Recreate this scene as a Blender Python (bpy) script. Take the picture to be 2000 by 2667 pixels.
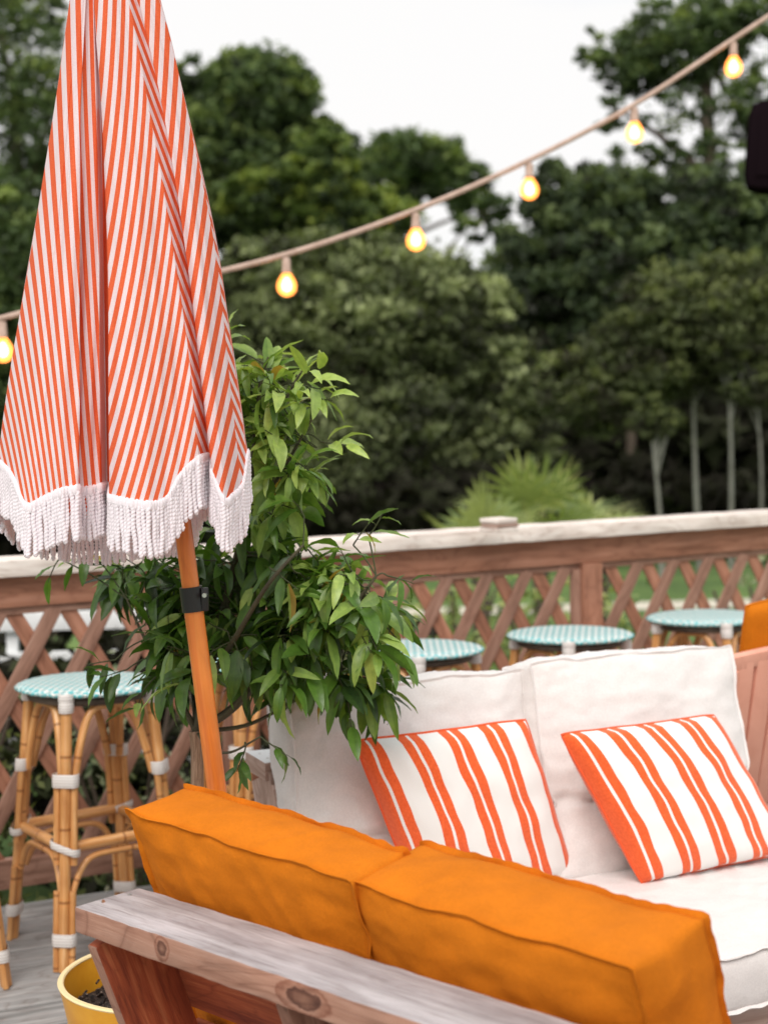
import bpy, bmesh, math, random
import numpy as np
from mathutils import Vector, Matrix, noise
for o in list(bpy.data.objects): bpy.data.objects.remove(o)
S = bpy.context.scene
C = S.collection
R = math.radians
random.seed(7); RNG = np.random.default_rng(7)

# ------------------------------------------------------------------ camera
FPX = 4200.0
AL = math.atan(283/4200); RO = -R(1.0)
CAM = Vector((0, 0, 1.52))
FW = Vector((0, math.cos(AL), -math.sin(AL)))
R0 = Vector((1, 0, 0)); U0 = R0.cross(FW)
RT = R0*math.cos(RO)+U0*math.sin(RO); UP = RT.cross(FW)
cam = bpy.data.cameras.new('camera'); camo = bpy.data.objects.new('camera', cam); C.objects.link(camo)
m3 = Matrix((RT, UP, -FW)).transposed()
camo.matrix_world = Matrix.Translation(CAM) @ m3.to_4x4()
cam.sensor_fit = 'HORIZONTAL'; cam.sensor_width = 36; cam.lens = 36*FPX/2000
cam.clip_end = 600; cam.clip_start = .05
cam.dof.use_dof = True; cam.dof.focus_distance = 3.08; cam.dof.aperture_fstop = 4.4
S.camera = camo
def ray(u, v): return FW+RT*((u-1000)/FPX)-UP*((v-1333.5)/FPX)
def atY(u, v, Y):
    r = ray(u, v); return CAM+r*(Y/r.y)
def atZ(u, v, z):
    r = ray(u, v); return CAM+r*((z-CAM.z)/r.z)

# ------------------------------------------------------------------ light
S.view_settings.view_transform = 'Standard'; S.view_settings.look = 'None'
S.view_settings.exposure = .98; S.view_settings.gamma = 1; S.view_settings.use_curve_mapping = False
SUN_EL, SUN_AZ = R(50), R(-168)          # azimuth clockwise from +Y; light comes from behind-left of the camera
w = bpy.data.worlds.new('World'); S.world = w; w.use_nodes = True
nt = w.node_tree; nt.nodes.clear()
wo = nt.nodes.new('ShaderNodeOutputWorld'); bg = nt.nodes.new('ShaderNodeBackground')
sky = nt.nodes.new('ShaderNodeTexSky'); sky.sky_type = 'NISHITA'; sky.sun_disc = False
sky.sun_elevation = SUN_EL; sky.sun_rotation = SUN_AZ; sky.air_density = 1; sky.dust_density = 3; sky.ozone_density = 1
tc = nt.nodes.new('ShaderNodeTexCoord'); mp = nt.nodes.new('ShaderNodeMapping'); mp.inputs['Scale'].default_value = (1, 1, 4)
nz = nt.nodes.new('ShaderNodeTexNoise'); nz.inputs['Scale'].default_value = 2.2; nz.inputs['Detail'].default_value = 5
rp = nt.nodes.new('ShaderNodeValToRGB'); rp.color_ramp.elements[0].position = .33; rp.color_ramp.elements[1].position = .52
rp.color_ramp.elements[0].color = (.72, .72, .72, 1); rp.color_ramp.elements[1].color = (.97, .97, .97, 1)
mx = nt.nodes.new('ShaderNodeMix'); mx.data_type = 'RGBA'
mx.inputs[7].default_value = (5.12, 5.04, 4.98, 1)   # bright overcast cloud deck over the clear sky
nt.links.new(tc.outputs['Generated'], mp.inputs[0]); nt.links.new(mp.outputs[0], nz.inputs['Vector'])
nt.links.new(nz.outputs['Fac'], rp.inputs[0]); nt.links.new(rp.outputs[0], mx.inputs[0]); nt.links.new(sky.outputs[0], mx.inputs[6])
nt.links.new(mx.outputs[2], bg.inputs[0]); bg.inputs[1].default_value = .1; nt.links.new(bg.outputs[0], wo.inputs[0])
sl = bpy.data.lights.new('sun', 'SUN'); so = bpy.data.objects.new('sun', sl); C.objects.link(so)
sl.energy = 1.3; sl.angle = R(35); sl.color = (1, .955, .90)
sd = Vector((math.sin(SUN_AZ)*math.cos(SUN_EL), math.cos(SUN_AZ)*math.cos(SUN_EL), math.sin(SUN_EL)))
so.rotation_euler = sd.to_track_quat('Z', 'Y').to_euler(); so.location = (0, 0, 12)

# ------------------------------------------------------------------ materials
def mat(name, col=(.5, .5, .5), rough=.7, **k):
    m = bpy.data.materials.new(name); m.use_nodes = True
    b = m.node_tree.nodes['Principled BSDF']
    b.inputs['Base Color'].default_value = (*col, 1); b.inputs['Roughness'].default_value = rough
    for a, v in k.items(): b.inputs[a.replace('_', ' ')].default_value = v
    return m
class NT:
    def __init__(s, m): s.m = m; s.t = m.node_tree; s.b = s.t.nodes['Principled BSDF']
    def n(s, typ, **k):
        x = s.t.nodes.new('ShaderNode'+typ)
        for a, v in k.items(): setattr(x, a, v)
        return x
    def l(s, a, b): s.t.links.new(a, b)
    def coord(s, kind='UV', scale=(1, 1, 1), rot=(0, 0, 0)):
        t = s.n('TexCoord'); p = s.n('Mapping'); s.l(t.outputs[kind], p.inputs[0])
        p.inputs['Scale'].default_value = scale; p.inputs['Rotation'].default_value = rot
        return p.outputs[0]
    def noise(s, vec, scale, detail=4, rough=.55, dist=0):
        x = s.n('TexNoise'); s.l(vec, x.inputs['Vector']); x.inputs['Scale'].default_value = scale
        x.inputs['Detail'].default_value = detail; x.inputs['Roughness'].default_value = rough; x.inputs['Distortion'].default_value = dist
        return x.outputs['Fac']
    def ramp(s, f, stops):
        x = s.n('ValToRGB'); e = x.color_ramp.elements
        while len(e) < len(stops): e.new(.5)
        for i, (p, c) in enumerate(stops): e[i].position = p; e[i].color = (*c, 1) if len(c) == 3 else c
        s.l(f, x.inputs[0]); return x.outputs[0]
    def mix(s, f, a, b, blend='MIX'):
        x = s.n('Mix', data_type='RGBA', blend_type=blend)
        for i, v in ((0, f), (6, a), (7, b)):
            if isinstance(v, (int, float)): x.inputs[i].default_value = v
            elif isinstance(v, tuple): x.inputs[i].default_value = (*v, 1)
            else: s.l(v, x.inputs[i])
        return x.outputs[2]
    def math(s, op, a, b=0.0, c=None):
        x = s.n('Math', operation=op)
        for i, v in ((0, a), (1, b)) + (((2, c),) if c is not None else ()):
            if isinstance(v, (int, float)): x.inputs[i].default_value = v
            else: s.l(v, x.inputs[i])
        return x.outputs[0]
    def bump(s, h, strength=.3, dist=.002):
        x = s.n('Bump'); x.inputs['Strength'].default_value = strength; x.inputs['Distance'].default_value = dist
        s.l(h, x.inputs['Height']); s.l(x.outputs[0], s.b.inputs['Normal']); return x
    def col(s, c): s.l(c, s.b.inputs['Base Color'])

def wood(name, c1, c2, c3, rough=.75, sc=1.0, knots=True, bump=.5, ring=.55, spots=(), crack=0.0):
    """grain along U (metres)"""
    m = mat(name, c2, rough); N = NT(m)
    v = N.coord('UV', (3*sc, 38*sc, 1)); g = N.noise(v, 1.0, 6, .6, .6)
    v2 = N.coord('UV', (2.5*sc, 9*sc, 1)); g2 = N.noise(v2, 1.0, 3, .5, 1.2)
    rings = N.math('PINGPONG', N.math('MULTIPLY', g2, 7.0), .5)
    c = N.ramp(g, [(.3, c1), (.52, c2), (.72, c3)])
    rr = N.ramp(rings, [(0, (.55, .47, .43)), (.10, (.85, .8, .78)), (.3, (1, 1, 1))])
    c = N.mix(ring, c, rr, 'MULTIPLY')
    big = N.noise(N.coord('UV', (5, 8, 1)), 1, 3)
    c = N.mix(1.0, c, N.ramp(big, [(.3, (.78, .76, .75)), (.7, (1.12, 1.1, 1.1))]), 'MULTIPLY')
    if knots:
        vo = N.n('TexVoronoi'); N.l(N.coord('UV', (3.2, 9, 1)), vo.inputs['Vector']); vo.inputs['Scale'].default_value = 1
        k = N.ramp(vo.outputs['Distance'], [(.045, (.22, .15, .12)), (.075, (.7, .62, .58)), (.1, (1, 1, 1))])
        c = N.mix(.85, c, k, 'MULTIPLY')
    for (ku, kv, ka, kb) in spots:
        sx = N.n('SeparateXYZ'); N.l(N.coord('UV'), sx.inputs[0]); wb = N.noise(N.coord('UV', (60, 60, 1)), 1, 3)
        dx_ = N.math('DIVIDE', N.math('SUBTRACT', sx.outputs[0], ku), ka); dy_ = N.math('DIVIDE', N.math('SUBTRACT', sx.outputs[1], kv), kb)
        ds = N.math('ADD', N.math('SQRT', N.math('ADD', N.math('MULTIPLY', dx_, dx_), N.math('MULTIPLY', dy_, dy_))), N.math('MULTIPLY', N.math('SUBTRACT', wb, .5), .9))
        kc = N.ramp(N.math('MULTIPLY', ds, .4), [(0, (.75, .70, .66)), (.22, (.45, .36, .32)), (.36, (.25, .16, .13)), (.44, (1, .95, .92)), (.62, (.62, .45, .38)), (.68, (1, 1, 1))])
        c = N.mix(1.0, c, kc, 'MULTIPLY')
    if crack:
        ck = N.noise(N.coord('UV', (7, 300, 1)), 1.0, 5, .65, .3)
        c = N.mix(crack, c, N.ramp(ck, [(.36, (.45, .40, .38)), (.46, (1, 1, 1))]), 'MULTIPLY')
    N.col(c)
    fine = N.noise(N.coord('UV', (14, 420, 1)), 1.0, 3)
    N.bump(N.math('ADD', N.math('MULTIPLY', g, .6), fine), bump, .0015)
    return m
M = {}
M['rail_top'] = wood('weathered_grey_wood', (.29, .26, .265), (.43, .405, .415), (.55, .53, .54), bump=.9, ring=.2, crack=.75)
M['rail_side'] = wood('brown_pine_wood', (.20, .088, .055), (.33, .165, .115), (.43, .25, .19), bump=.5)
M['rail_hero'] = wood('knotty_pine_edge', (.25, .115, .075), (.37, .20, .138), (.47, .29, .22), bump=.6, knots=False, ring=.7, spots=((24.255, 11.452, .011, .013), (24.58, 11.450, .036, .015)))
M['red_wood'] = wood('red_brown_wood', (.19, .028, .010), (.40, .085, .028), (.58, .19, .075), knots=True)
M['fence'] = wood('fence_wood', (.21, .108, .072), (.32, .175, .122), (.41, .25, .185), knots=False)
M['fence_red'] = wood('fence_red_wood', (.24, .10, .055), (.36, .165, .10), (.44, .22, .145), knots=False)
M['cap'] = wood('cap_wood', (.64, .55, .49), (.82, .75, .69), (.90, .86, .81), knots=False)
M['deck'] = wood('deck_wood', (.19, .195, .19), (.31, .31, .305), (.44, .44, .43))
M['pale_wood'] = wood('pale_pink_wood', (.36, .24, .19), (.5, .36, .30), (.6, .47, .42))
M['pole'] = wood('varnished_pole', (.58, .14, .018), (.74, .21, .032), (.82, .29, .06), rough=.34, ring=.15, knots=False, bump=.12)
NT(M['pole']).b.inputs['Coat Weight'].default_value = .35

def fabric(name, col, var=.12, rough=.92, weave=900, sheen=.25, bump=.25):
    m = mat(name, col, rough, Sheen_Weight=sheen, Sheen_Roughness=.5, Specular_IOR_Level=.15); N = NT(m)
    v = N.coord('Object')
    n = N.noise(v, 9, 5, .6)
    lo = tuple(c*(1-var) for c in col); hi = tuple(min(1, c*(1+var*.7)) for c in col)
    n2 = N.noise(v, 240, 2)
    c = N.ramp(n, [(.3, lo), (.7, hi)])
    c = N.mix(.16, c, N.ramp(n2, [(.3, (.6, .6, .6)), (.7, (1.25, 1.25, 1.25))]), 'MULTIPLY')
    N.col(c)
    N.bump(N.math('ADD', N.noise(v, weave, 2), N.math('MULTIPLY', N.noise(v, 26, 4, .5, .6), 3.0)), bump, .0018)
    return m
M['orange'] = fabric('orange_canvas', (.61, .172, .008), .14, bump=.55, sheen=.0)
M['white_f'] = fabric('offwhite_linen', (.725, .69, .672), .05, bump=.35)
M['pillow_b'] = fabric('white_cotton', (.80, .79, .77), .03)

def stripe_pillow():
    m = fabric('striped_cotton', (.82, .82, .81), .03, bump=.2); N = NT(m)
    x = N.n('SeparateXYZ'); N.l(N.coord('UV'), x.inputs[0])
    a = N.math('DIVIDE', N.math('SUBTRACT', x.outputs[0], .06), .232)
    f = N.math('ABSOLUTE', N.math('SUBTRACT', N.math('FRACT', N.math('ADD', a, .5+4)), .5))
    f = N.math('MULTIPLY', f, .232)
    band = N.math('MULTIPLY', N.math('LESS_THAN', f, .059), N.math('GREATER_THAN', f, .0078))
    fab = N.noise(N.coord('Object'), 160, 2)
    oc = N.ramp(fab, [(.3, (.74, .10, .022)), (.7, (.86, .145, .038))])
    N.col(N.mix(band, (.83, .83, .81), oc))
    return m
M['stripe_pillow'] = stripe_pillow()
M['coral_piping'] = fabric('coral_piping_cloth', (.78, .11, .03), .05)

def canopy_mat():
    m = mat('striped_umbrella_cloth', (.8, .1, .05), .8, Sheen_Weight=.0, Specular_IOR_Level=.2); N = NT(m)
    x = N.n('SeparateXYZ'); N.l(N.coord('UV'), x.inputs[0])
    f = N.math('FRACT', x.outputs[0])
    st = N.math('LESS_THAN', f, .52)
    n = N.noise(N.coord('Object'), 350, 2)
    red = N.ramp(n, [(.3, (.78, .125, .045)), (.7, (.88, .18, .068))])
    wh = N.ramp(n, [(.3, (.84, .73, .76)), (.7, (.90, .82, .85))])
    c = N.mix(st, wh, red); N.col(c)
    N.bump(N.math('ADD', N.noise(N.coord('Object'), 1200, 1), N.noise(N.coord('Object'), 14, 3)), .12, .002)
    tr = N.n('BsdfTranslucent'); N.l(c, tr.inputs[0]); ms = N.n('MixShader'); ms.inputs[0].default_value = .28
    out = m.node_tree.nodes['Material Output']
    N.l(N.b.outputs[0], ms.inputs[1]); N.l(tr.outputs[0], ms.inputs[2]); N.l(ms.outputs[0], out.inputs[0])
    return m
M['canopy'] = canopy_mat()
M['fringe'] = fabric('white_cotton_cord', (.84, .77, .81), .05, bump=.3)

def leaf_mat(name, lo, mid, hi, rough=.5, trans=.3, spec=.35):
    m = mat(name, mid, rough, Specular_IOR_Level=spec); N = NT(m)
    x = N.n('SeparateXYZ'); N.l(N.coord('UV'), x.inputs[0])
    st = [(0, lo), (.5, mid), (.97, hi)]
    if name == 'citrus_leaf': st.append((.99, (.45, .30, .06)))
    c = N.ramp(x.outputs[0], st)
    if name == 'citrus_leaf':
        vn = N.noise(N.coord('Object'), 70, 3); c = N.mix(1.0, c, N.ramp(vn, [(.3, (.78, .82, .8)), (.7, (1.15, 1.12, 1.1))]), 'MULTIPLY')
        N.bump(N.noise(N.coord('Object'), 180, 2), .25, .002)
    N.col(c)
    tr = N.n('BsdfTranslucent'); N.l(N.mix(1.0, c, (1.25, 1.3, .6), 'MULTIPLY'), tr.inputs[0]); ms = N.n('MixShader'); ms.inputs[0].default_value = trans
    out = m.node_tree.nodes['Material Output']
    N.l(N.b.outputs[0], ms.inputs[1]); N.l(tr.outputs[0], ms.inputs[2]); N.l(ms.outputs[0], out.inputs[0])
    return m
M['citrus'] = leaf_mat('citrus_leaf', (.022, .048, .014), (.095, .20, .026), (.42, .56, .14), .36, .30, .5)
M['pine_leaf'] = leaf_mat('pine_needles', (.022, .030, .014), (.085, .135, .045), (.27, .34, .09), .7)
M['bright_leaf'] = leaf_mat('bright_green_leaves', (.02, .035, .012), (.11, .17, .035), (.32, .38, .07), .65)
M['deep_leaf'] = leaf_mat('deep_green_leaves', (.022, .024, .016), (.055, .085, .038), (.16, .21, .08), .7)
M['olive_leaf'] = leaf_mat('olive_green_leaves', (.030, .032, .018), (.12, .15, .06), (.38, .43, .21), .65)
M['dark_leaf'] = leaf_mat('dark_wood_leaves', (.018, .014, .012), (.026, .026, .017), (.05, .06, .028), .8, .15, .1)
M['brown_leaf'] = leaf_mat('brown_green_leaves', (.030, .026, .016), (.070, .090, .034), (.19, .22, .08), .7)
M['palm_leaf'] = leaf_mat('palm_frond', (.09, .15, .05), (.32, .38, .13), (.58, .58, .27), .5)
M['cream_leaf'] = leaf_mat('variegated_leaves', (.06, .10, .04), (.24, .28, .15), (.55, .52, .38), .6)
M['bark_pale'] = wood('pale_bark', (.12, .12, .10), (.20, .21, .18), (.30, .30, .26), sc=2)
M['bark'] = wood('brown_bark', (.05, .035, .025), (.10, .075, .055), (.17, .135, .10), sc=3)
M['citrus_bark'] = wood('tan_bark', (.16, .09, .05), (.30, .19, .12), (.42, .29, .20), sc=5)
M['limb'] = wood('dark_green_bark', (.04, .035, .02), (.08, .07, .035), (.13, .12, .06), sc=4)
M['twig'] = mat('twig_green', (.05, .06, .02), .7)

def rattan():
    m = mat('rattan_cane', (.62, .27, .07), .38, Coat_Weight=.25); N = NT(m)
    v = N.coord('UV', (4, 60, 1))
    g = N.noise(v, 1.3, 4, .6, .4); g2 = N.noise(N.coord('UV', (9, 3, 1)), 1.0, 2)
    c = N.ramp(g, [(.3, (.50, .21, .06)), (.55, (.68, .35, .13)), (.75, (.80, .50, .25))])
    c = N.mix(1.0, c, N.ramp(g2, [(.3, (.80, .74, .68)), (.7, (1.08, 1.08, 1.06))]), 'MULTIPLY')
    sx = N.n('SeparateXYZ'); N.l(N.coord('UV', (5.1, 1, 1)), sx.inputs[0])
    nd = N.math('ABSOLUTE', N.math('SUBTRACT', N.math('FRACT', sx.outputs[0]), .5))
    N.col(N.mix(1.0, c, N.ramp(nd, [(0, (.42, .32, .26)), (.010, (.62, .52, .45)), (.03, (1.05, 1.02, .98)), (.08, (1, 1, 1))]), 'MULTIPLY'))
    N.bump(g, .2, .001); return m
M['rattan'] = rattan()
def wrapm():
    m = mat('white_cane_binding', (.66, .62, .58), .55); N = NT(m)
    x = N.n('SeparateXYZ'); N.l(N.coord('Object'), x.inputs[0])
    s = N.math('PINGPONG', N.math('MULTIPLY', x.outputs[2], 130.), .5)
    N.col(N.ramp(s, [(0, (.45, .40, .37)), (.25, (.72, .69, .66))]))
    N.bump(s, .6, .003); return m
M['wrap'] = wrapm()
def weave():
    m = mat('turquoise_white_weave', (.3, .7, .7), .42); N = NT(m)
    v = N.coord('UV', (1, 1, 1), (0, 0, R(45)))
    ck = N.n('TexChecker'); N.l(v, ck.inputs['Vector']); ck.inputs['Scale'].default_value = 66
    ck.inputs['Color1'].default_value = (.03, .34, .37, 1); ck.inputs['Color2'].default_value = (.70, .74, .72, 1)
    ck2 = N.n('TexChecker'); N.l(N.coord('UV', (1, 1, 1), (0, 0, 0)), ck2.inputs['Vector']); ck2.inputs['Scale'].default_value = 45
    ck2.inputs['Color1'].default_value = (.80, .60, .52, 1); ck2.inputs['Color2'].default_value = (.22, .60, .62, 1)
    c = N.mix(.30, ck.outputs[0], ck2.outputs[0]); N.col(c)
    N.bump(ck.outputs[1], .5, .003); return m
M['weave'] = weave()
M['pot'] = mat('yellow_glazed_pot', (.72, .33, .018), .42, Coat_Weight=.1)
N_ = NT(M['pot']); N_.col(N_.ramp(N_.noise(N_.coord('Object'), 18, 4), [(.3, (.68, .29, .012)), (.7, (.76, .37, .025))]))
M['pot_rim'] = mat('cream_rim', (.82, .66, .36), .5)
def soilm():
    m = mat('bark_mulch', (.03, .02, .015), .95); N = NT(m)
    n = N.noise(N.coord('Object'), 90, 4); N.col(N.ramp(n, [(.4, (.012, .008, .007)), (.62, (.05, .03, .022)), (.72, (.35, .27, .22))])); N.bump(n, 1, .01); return m
M['soil'] = soilm()
M['black'] = mat('black_plastic', (.012, .011, .012), .35)
M['speaker'] = mat('matt_black', (.010, .006, .008), 1.0, Specular_IOR_Level=.0)
M['steel'] = mat('zinc_steel', (.6, .6, .58), .3, Metallic=1.0)
def noisy(name, a, b, sc, rough=.6, bump=.2):
    m = mat(name, a, rough); N = NT(m); n = N.noise(N.coord('Object'), sc, 5); N.col(N.ramp(n, [(.3, a), (.7, b)])); N.bump(n, bump, .003); return m
M['salmon'] = noisy('salmon_paint', (.68, .31, .22), (.76, .37, .27), 14, .5)
M['whitepaint'] = noisy('white_paint', (.70, .72, .72), (.82, .83, .83), 9)
M['cable'] = noisy('tan_cord', (.42, .29, .23), (.56, .41, .34), 30, .8)
M['lawn'] = noisy('lawn_grass', (.045, .095, .02), (.13, .21, .045), 1.3, .9, .5)
M['path'] = noisy('sandy_path', (.50, .46, .36), (.64, .60, .50), 3, .9)
M['concrete'] = noisy('concrete', (.35, .34, .32), (.45, .44, .42), 12, .8)
def emis(name, col, st, tr=0.0):
    m = bpy.data.materials.new(name); m.use_nodes = True; t = m.node_tree; t.nodes.clear()
    o = t.nodes.new('ShaderNodeOutputMaterial'); e = t.nodes.new('ShaderNodeEmission'); e.inputs[0].default_value = (*col, 1); e.inputs[1].default_value = st
    if tr:
        a = t.nodes.new('ShaderNodeAddShader'); p = t.nodes.new('ShaderNodeBsdfTransparent'); p.inputs[0].default_value = (1, tr, tr*.6, 1)
        t.links.new(e.outputs[0], a.inputs[0]); t.links.new(p.outputs[0], a.inputs[1]); t.links.new(a.outputs[0], o.inputs[0])
    else: t.links.new(e.outputs[0], o.inputs[0])
    return m
M['glow'] = emis('amber_bulb_glass', (1, .31, .08), .8, .9)
M['filament'] = emis('filament_glow', (1, .62, .30), 5)

# ------------------------------------------------------------------ mesh helpers
class MB:
    def __init__(s): s.v = []; s.f = []; s.uv = []; s.mi = []
    def add(s, vs, fs, uvs=None, mi=0):
        o = len(s.v); s.v += [tuple(x) for x in vs]
        for i, f in enumerate(fs):
            s.f.append([a+o for a in f]); s.uv += (uvs[i] if uvs else [(0, 0)]*len(f)); s.mi.append(mi)
    def tube(s, pts, rad, seg=10, mi=0, cap=True, lobes=0, twist=0, depth=0):
        pts = [Vector(p) for p in pts]; n = len(pts)
        rr = rad if callable(rad) else (lambda t: rad)
        t0 = (pts[1]-pts[0]).normalized(); a = t0.orthogonal().normalized(); L = 0
        vs = []; us = []; prev = t0; off = random.random()*5
        for i, p in enumerate(pts):
            t = (pts[min(i+1, n-1)]-pts[max(i-1, 0)]).normalized()
            q = prev.rotation_difference(t); a = (q @ a); a = (a-t*a.dot(t)).normalized(); b = t.cross(a); prev = t
            if i: L += (p-pts[i-1]).length
            r = rr(i/(n-1))
            for k in range(seg):
                th = 2*math.pi*k/seg
                r2 = r*(1+depth*math.cos(lobes*th-twist*L)) if lobes else r
                vs.append(p+(a*math.cos(th)+b*math.sin(th))*r2)
            us.append(L+off)
        fs = []; uv = []; rv = rr(.5)
        for i in range(n-1):
            for k in range(seg):
                k2 = (k+1) % seg; fs.append([i*seg+k, i*seg+k2, (i+1)*seg+k2, (i+1)*seg+k])
                v0 = 2*math.pi*rv*k/seg; v1 = 2*math.pi*rv*(k+1)/seg
                uv.append([(us[i], v0), (us[i], v1), (us[i+1], v1), (us[i+1], v0)])
        if cap:
            fs.append(list(range(seg))[::-1]); uv.append([(0, 0)]*seg)
            fs.append([(n-1)*seg+k for k in range(seg)]); uv.append([(0, 0)]*seg)
        s.add(vs, fs, uv, mi)
    def lathe(s, prof, seg=32, mi=0, center=(0, 0, 0), wob=None):
        cx, cy, cz = center; vs = []; fs = []; uv = []
        for (r, z) in prof:
            for k in range(seg):
                th = 2*math.pi*k/seg; r2 = r+(wob(th, r, z) if wob else 0)
                vs.append((cx+r2*math.cos(th), cy+r2*math.sin(th), cz+z))
        for i in range(len(prof)-1):
            for k in range(seg):
                k2 = (k+1) % seg; f = [i*seg+k, i*seg+k2, (i+1)*seg+k2, (i+1)*seg+k]; fs.append(f)
                if abs(prof[i][1]-prof[i+1][1]) > abs(prof[i][0]-prof[i+1][0]):
                    rr = max(prof[i][0], .01)
                    uv.append([(2*math.pi*(k+d)/seg*rr, prof[j][1]) for d, j in ((0, i), (1, i), (1, i+1), (0, i+1))])
                else: uv.append([(vs[q][0], vs[q][1]) for q in f])
        s.add(vs, fs, uv, mi)
    def box(s, M4, L, W, T, bev=.003, mi=0, topmi=None, nseg=1, rough=0.0, seed=0):
        """box centred at M4; L along local x, W along y, T along z"""
        bm = bmesh.new(); bmesh.ops.create_cube(bm, size=1)
        for v in bm.verts: v.co = Vector((v.co.x*L, v.co.y*W, v.co.z*T))
        if nseg > 1:
            es = [e for e in bm.edges if abs((e.verts[0].co-e.verts[1].co).x) > L*.9]
            bmesh.ops.subdivide_edges(bm, edges=es, cuts=nseg, use_grid_fill=True)
        if bev: 
            es = [e for e in bm.edges if e.calc_face_angle(0) > .5]
            bmesh.ops.bevel(bm, geom=es, offset=bev, segments=2, affect='EDGES', profile=.6)
        bm.normal_update(); ox = (seed*7.13) % 50; oy = (seed*3.77) % 20
        vs = []
        for v in bm.verts:
            c = v.co.copy()
            if rough:
                q = noise.noise_vector(Vector((c.x*14+seed, c.y*40, c.z*40)))+.6*noise.noise_vector(Vector((c.x*50+seed, c.y*90, c.z*90)))
                c += Vector((q.x*.3, q.y, q.z))*rough
            vs.append(M4 @ c)
        fs = []; uvs = []; mis = []
        for f in bm.faces:
            fs.append([v.index for v in f.verts]); n = f.normal; ax = max(range(3), key=lambda i: abs(n[i]))
            cs = [v.co for v in f.verts]
            if ax == 2: uvs.append([(c.x+ox, c.y+oy) for c in cs])
            elif ax == 1: uvs.append([(c.x+ox+3.3, c.z+oy+W) for c in cs])
            else: uvs.append([(c.y*.4+ox, c.z+oy) for c in cs])
            mis.append(topmi if (topmi is not None and n.z > .6) else mi)
        bm.free(); o = len(s.v); s.v += [tuple(x) for x in vs]
        for f, u, q in zip(fs, uvs, mis):
            s.f.append([a+o for a in f]); s.uv += u; s.mi.append(q)
    def build(s, name, mats, parent=None, smooth=True, angle=40):
        me = bpy.data.meshes.new(name); me.from_pydata(s.v, [], s.f)
        if not isinstance(mats, (list, tuple)): mats = [mats]
        for q in mats: me.materials.append(q)
        l = me.uv_layers.new(name='UVMap'); l.data.foreach_set('uv', np.array(s.uv, dtype=np.float32).ravel())
        me.polygons.foreach_set('material_index', s.mi)
        if smooth:
            me.shade_smooth()
            try: me.set_sharp_from_angle(angle=R(angle))
            except Exception: pass
        o = bpy.data.objects.new(name, me); C.objects.link(o)
        if parent: o.parent = parent
        return o
def tag(o, label=None, cat=None, group=None, kind=None):
    for k, v in (('label', label), ('category', cat), ('group', group), ('kind', kind)):
        if v: o[k] = v
    return o
def thing(name, label, cat, loc=(0, 0, 0), rz=0, group=None):
    o = bpy.data.objects.new(name, None); C.objects.link(o); o.location = loc; o.rotation_euler = (0, 0, rz); o.empty_display_size = .1
    return tag(o, label, cat, group)
def TR(x, y, z, rx=0, ry=0, rz=0): return Matrix.Translation((x, y, z)) @ Matrix.Rotation(rz, 4, 'Z') @ Matrix.Rotation(ry, 4, 'Y') @ Matrix.Rotation(rx, 4, 'X')
def board(name, M4, L, W, T, mats, parent, **k):
    b = MB(); b.box(M4, L, W, T, **k); return b.build(name, mats, parent)
def smoothpath(pts, n=8):
    pts = [Vector(p) for p in pts]; P = [pts[0]]+pts+[pts[-1]]; out = []
    for i in range(1, len(P)-2):
        for k in range(n):
            t = k/n; a, b, c, d = P[i-1], P[i], P[i+1], P[i+2]
            out.append(.5*((2*b)+(-a+c)*t+(2*a-5*b+4*c-d)*t*t+(-a+3*b-3*c+d)*t**3))
    out.append(pts[-1]); return out

# ------------------------------------------------------------------ setting: ground, deck, path
FA = R(28.9); FD = Vector((math.cos(FA), math.sin(FA), 0)); FN = Vector((-math.sin(FA), math.cos(FA), 0))   # fence direction and its outward normal
F0 = Vector((-1.156, 4.83, 0))
b = MB(); b.add([(-300, -100, -.5), (300, -100, -.5), (300, 500, -.5), (-300, 500, -.5)], [[0, 1, 2, 3]])
tag(b.build('ground', M['lawn']), kind='structure')
b = MB(); P0 = Vector((-14, 13.9, -.496))
b.add([P0, P0+Vector((34, 3, 0)), P0+Vector((34, 3.6, 0)), P0+Vector((0, .6, 0))], [[0, 1, 2, 3]]); tag(b.build('path', M['path']), kind='structure')
b = MB(); k = 0
DA = R(24.5)
dd = Vector((math.cos(DA), math.sin(DA), 0)); dn = Vector((-dd.y, dd.x, 0))
for i in range(48):
    c = Vector((0, 0, -.019))+dn*(4.72+.13-i*.146)+dd*(0.2+random.uniform(-.2, .2))
    c.z -= random.uniform(0, .003)
    b.box(Matrix.Translation(c) @ Matrix.Rotation(DA, 4, 'Z'), 9, .14, .036, .004, seed=i*1.7)
tag(b.build('deck', M['deck']), kind='structure')

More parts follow.
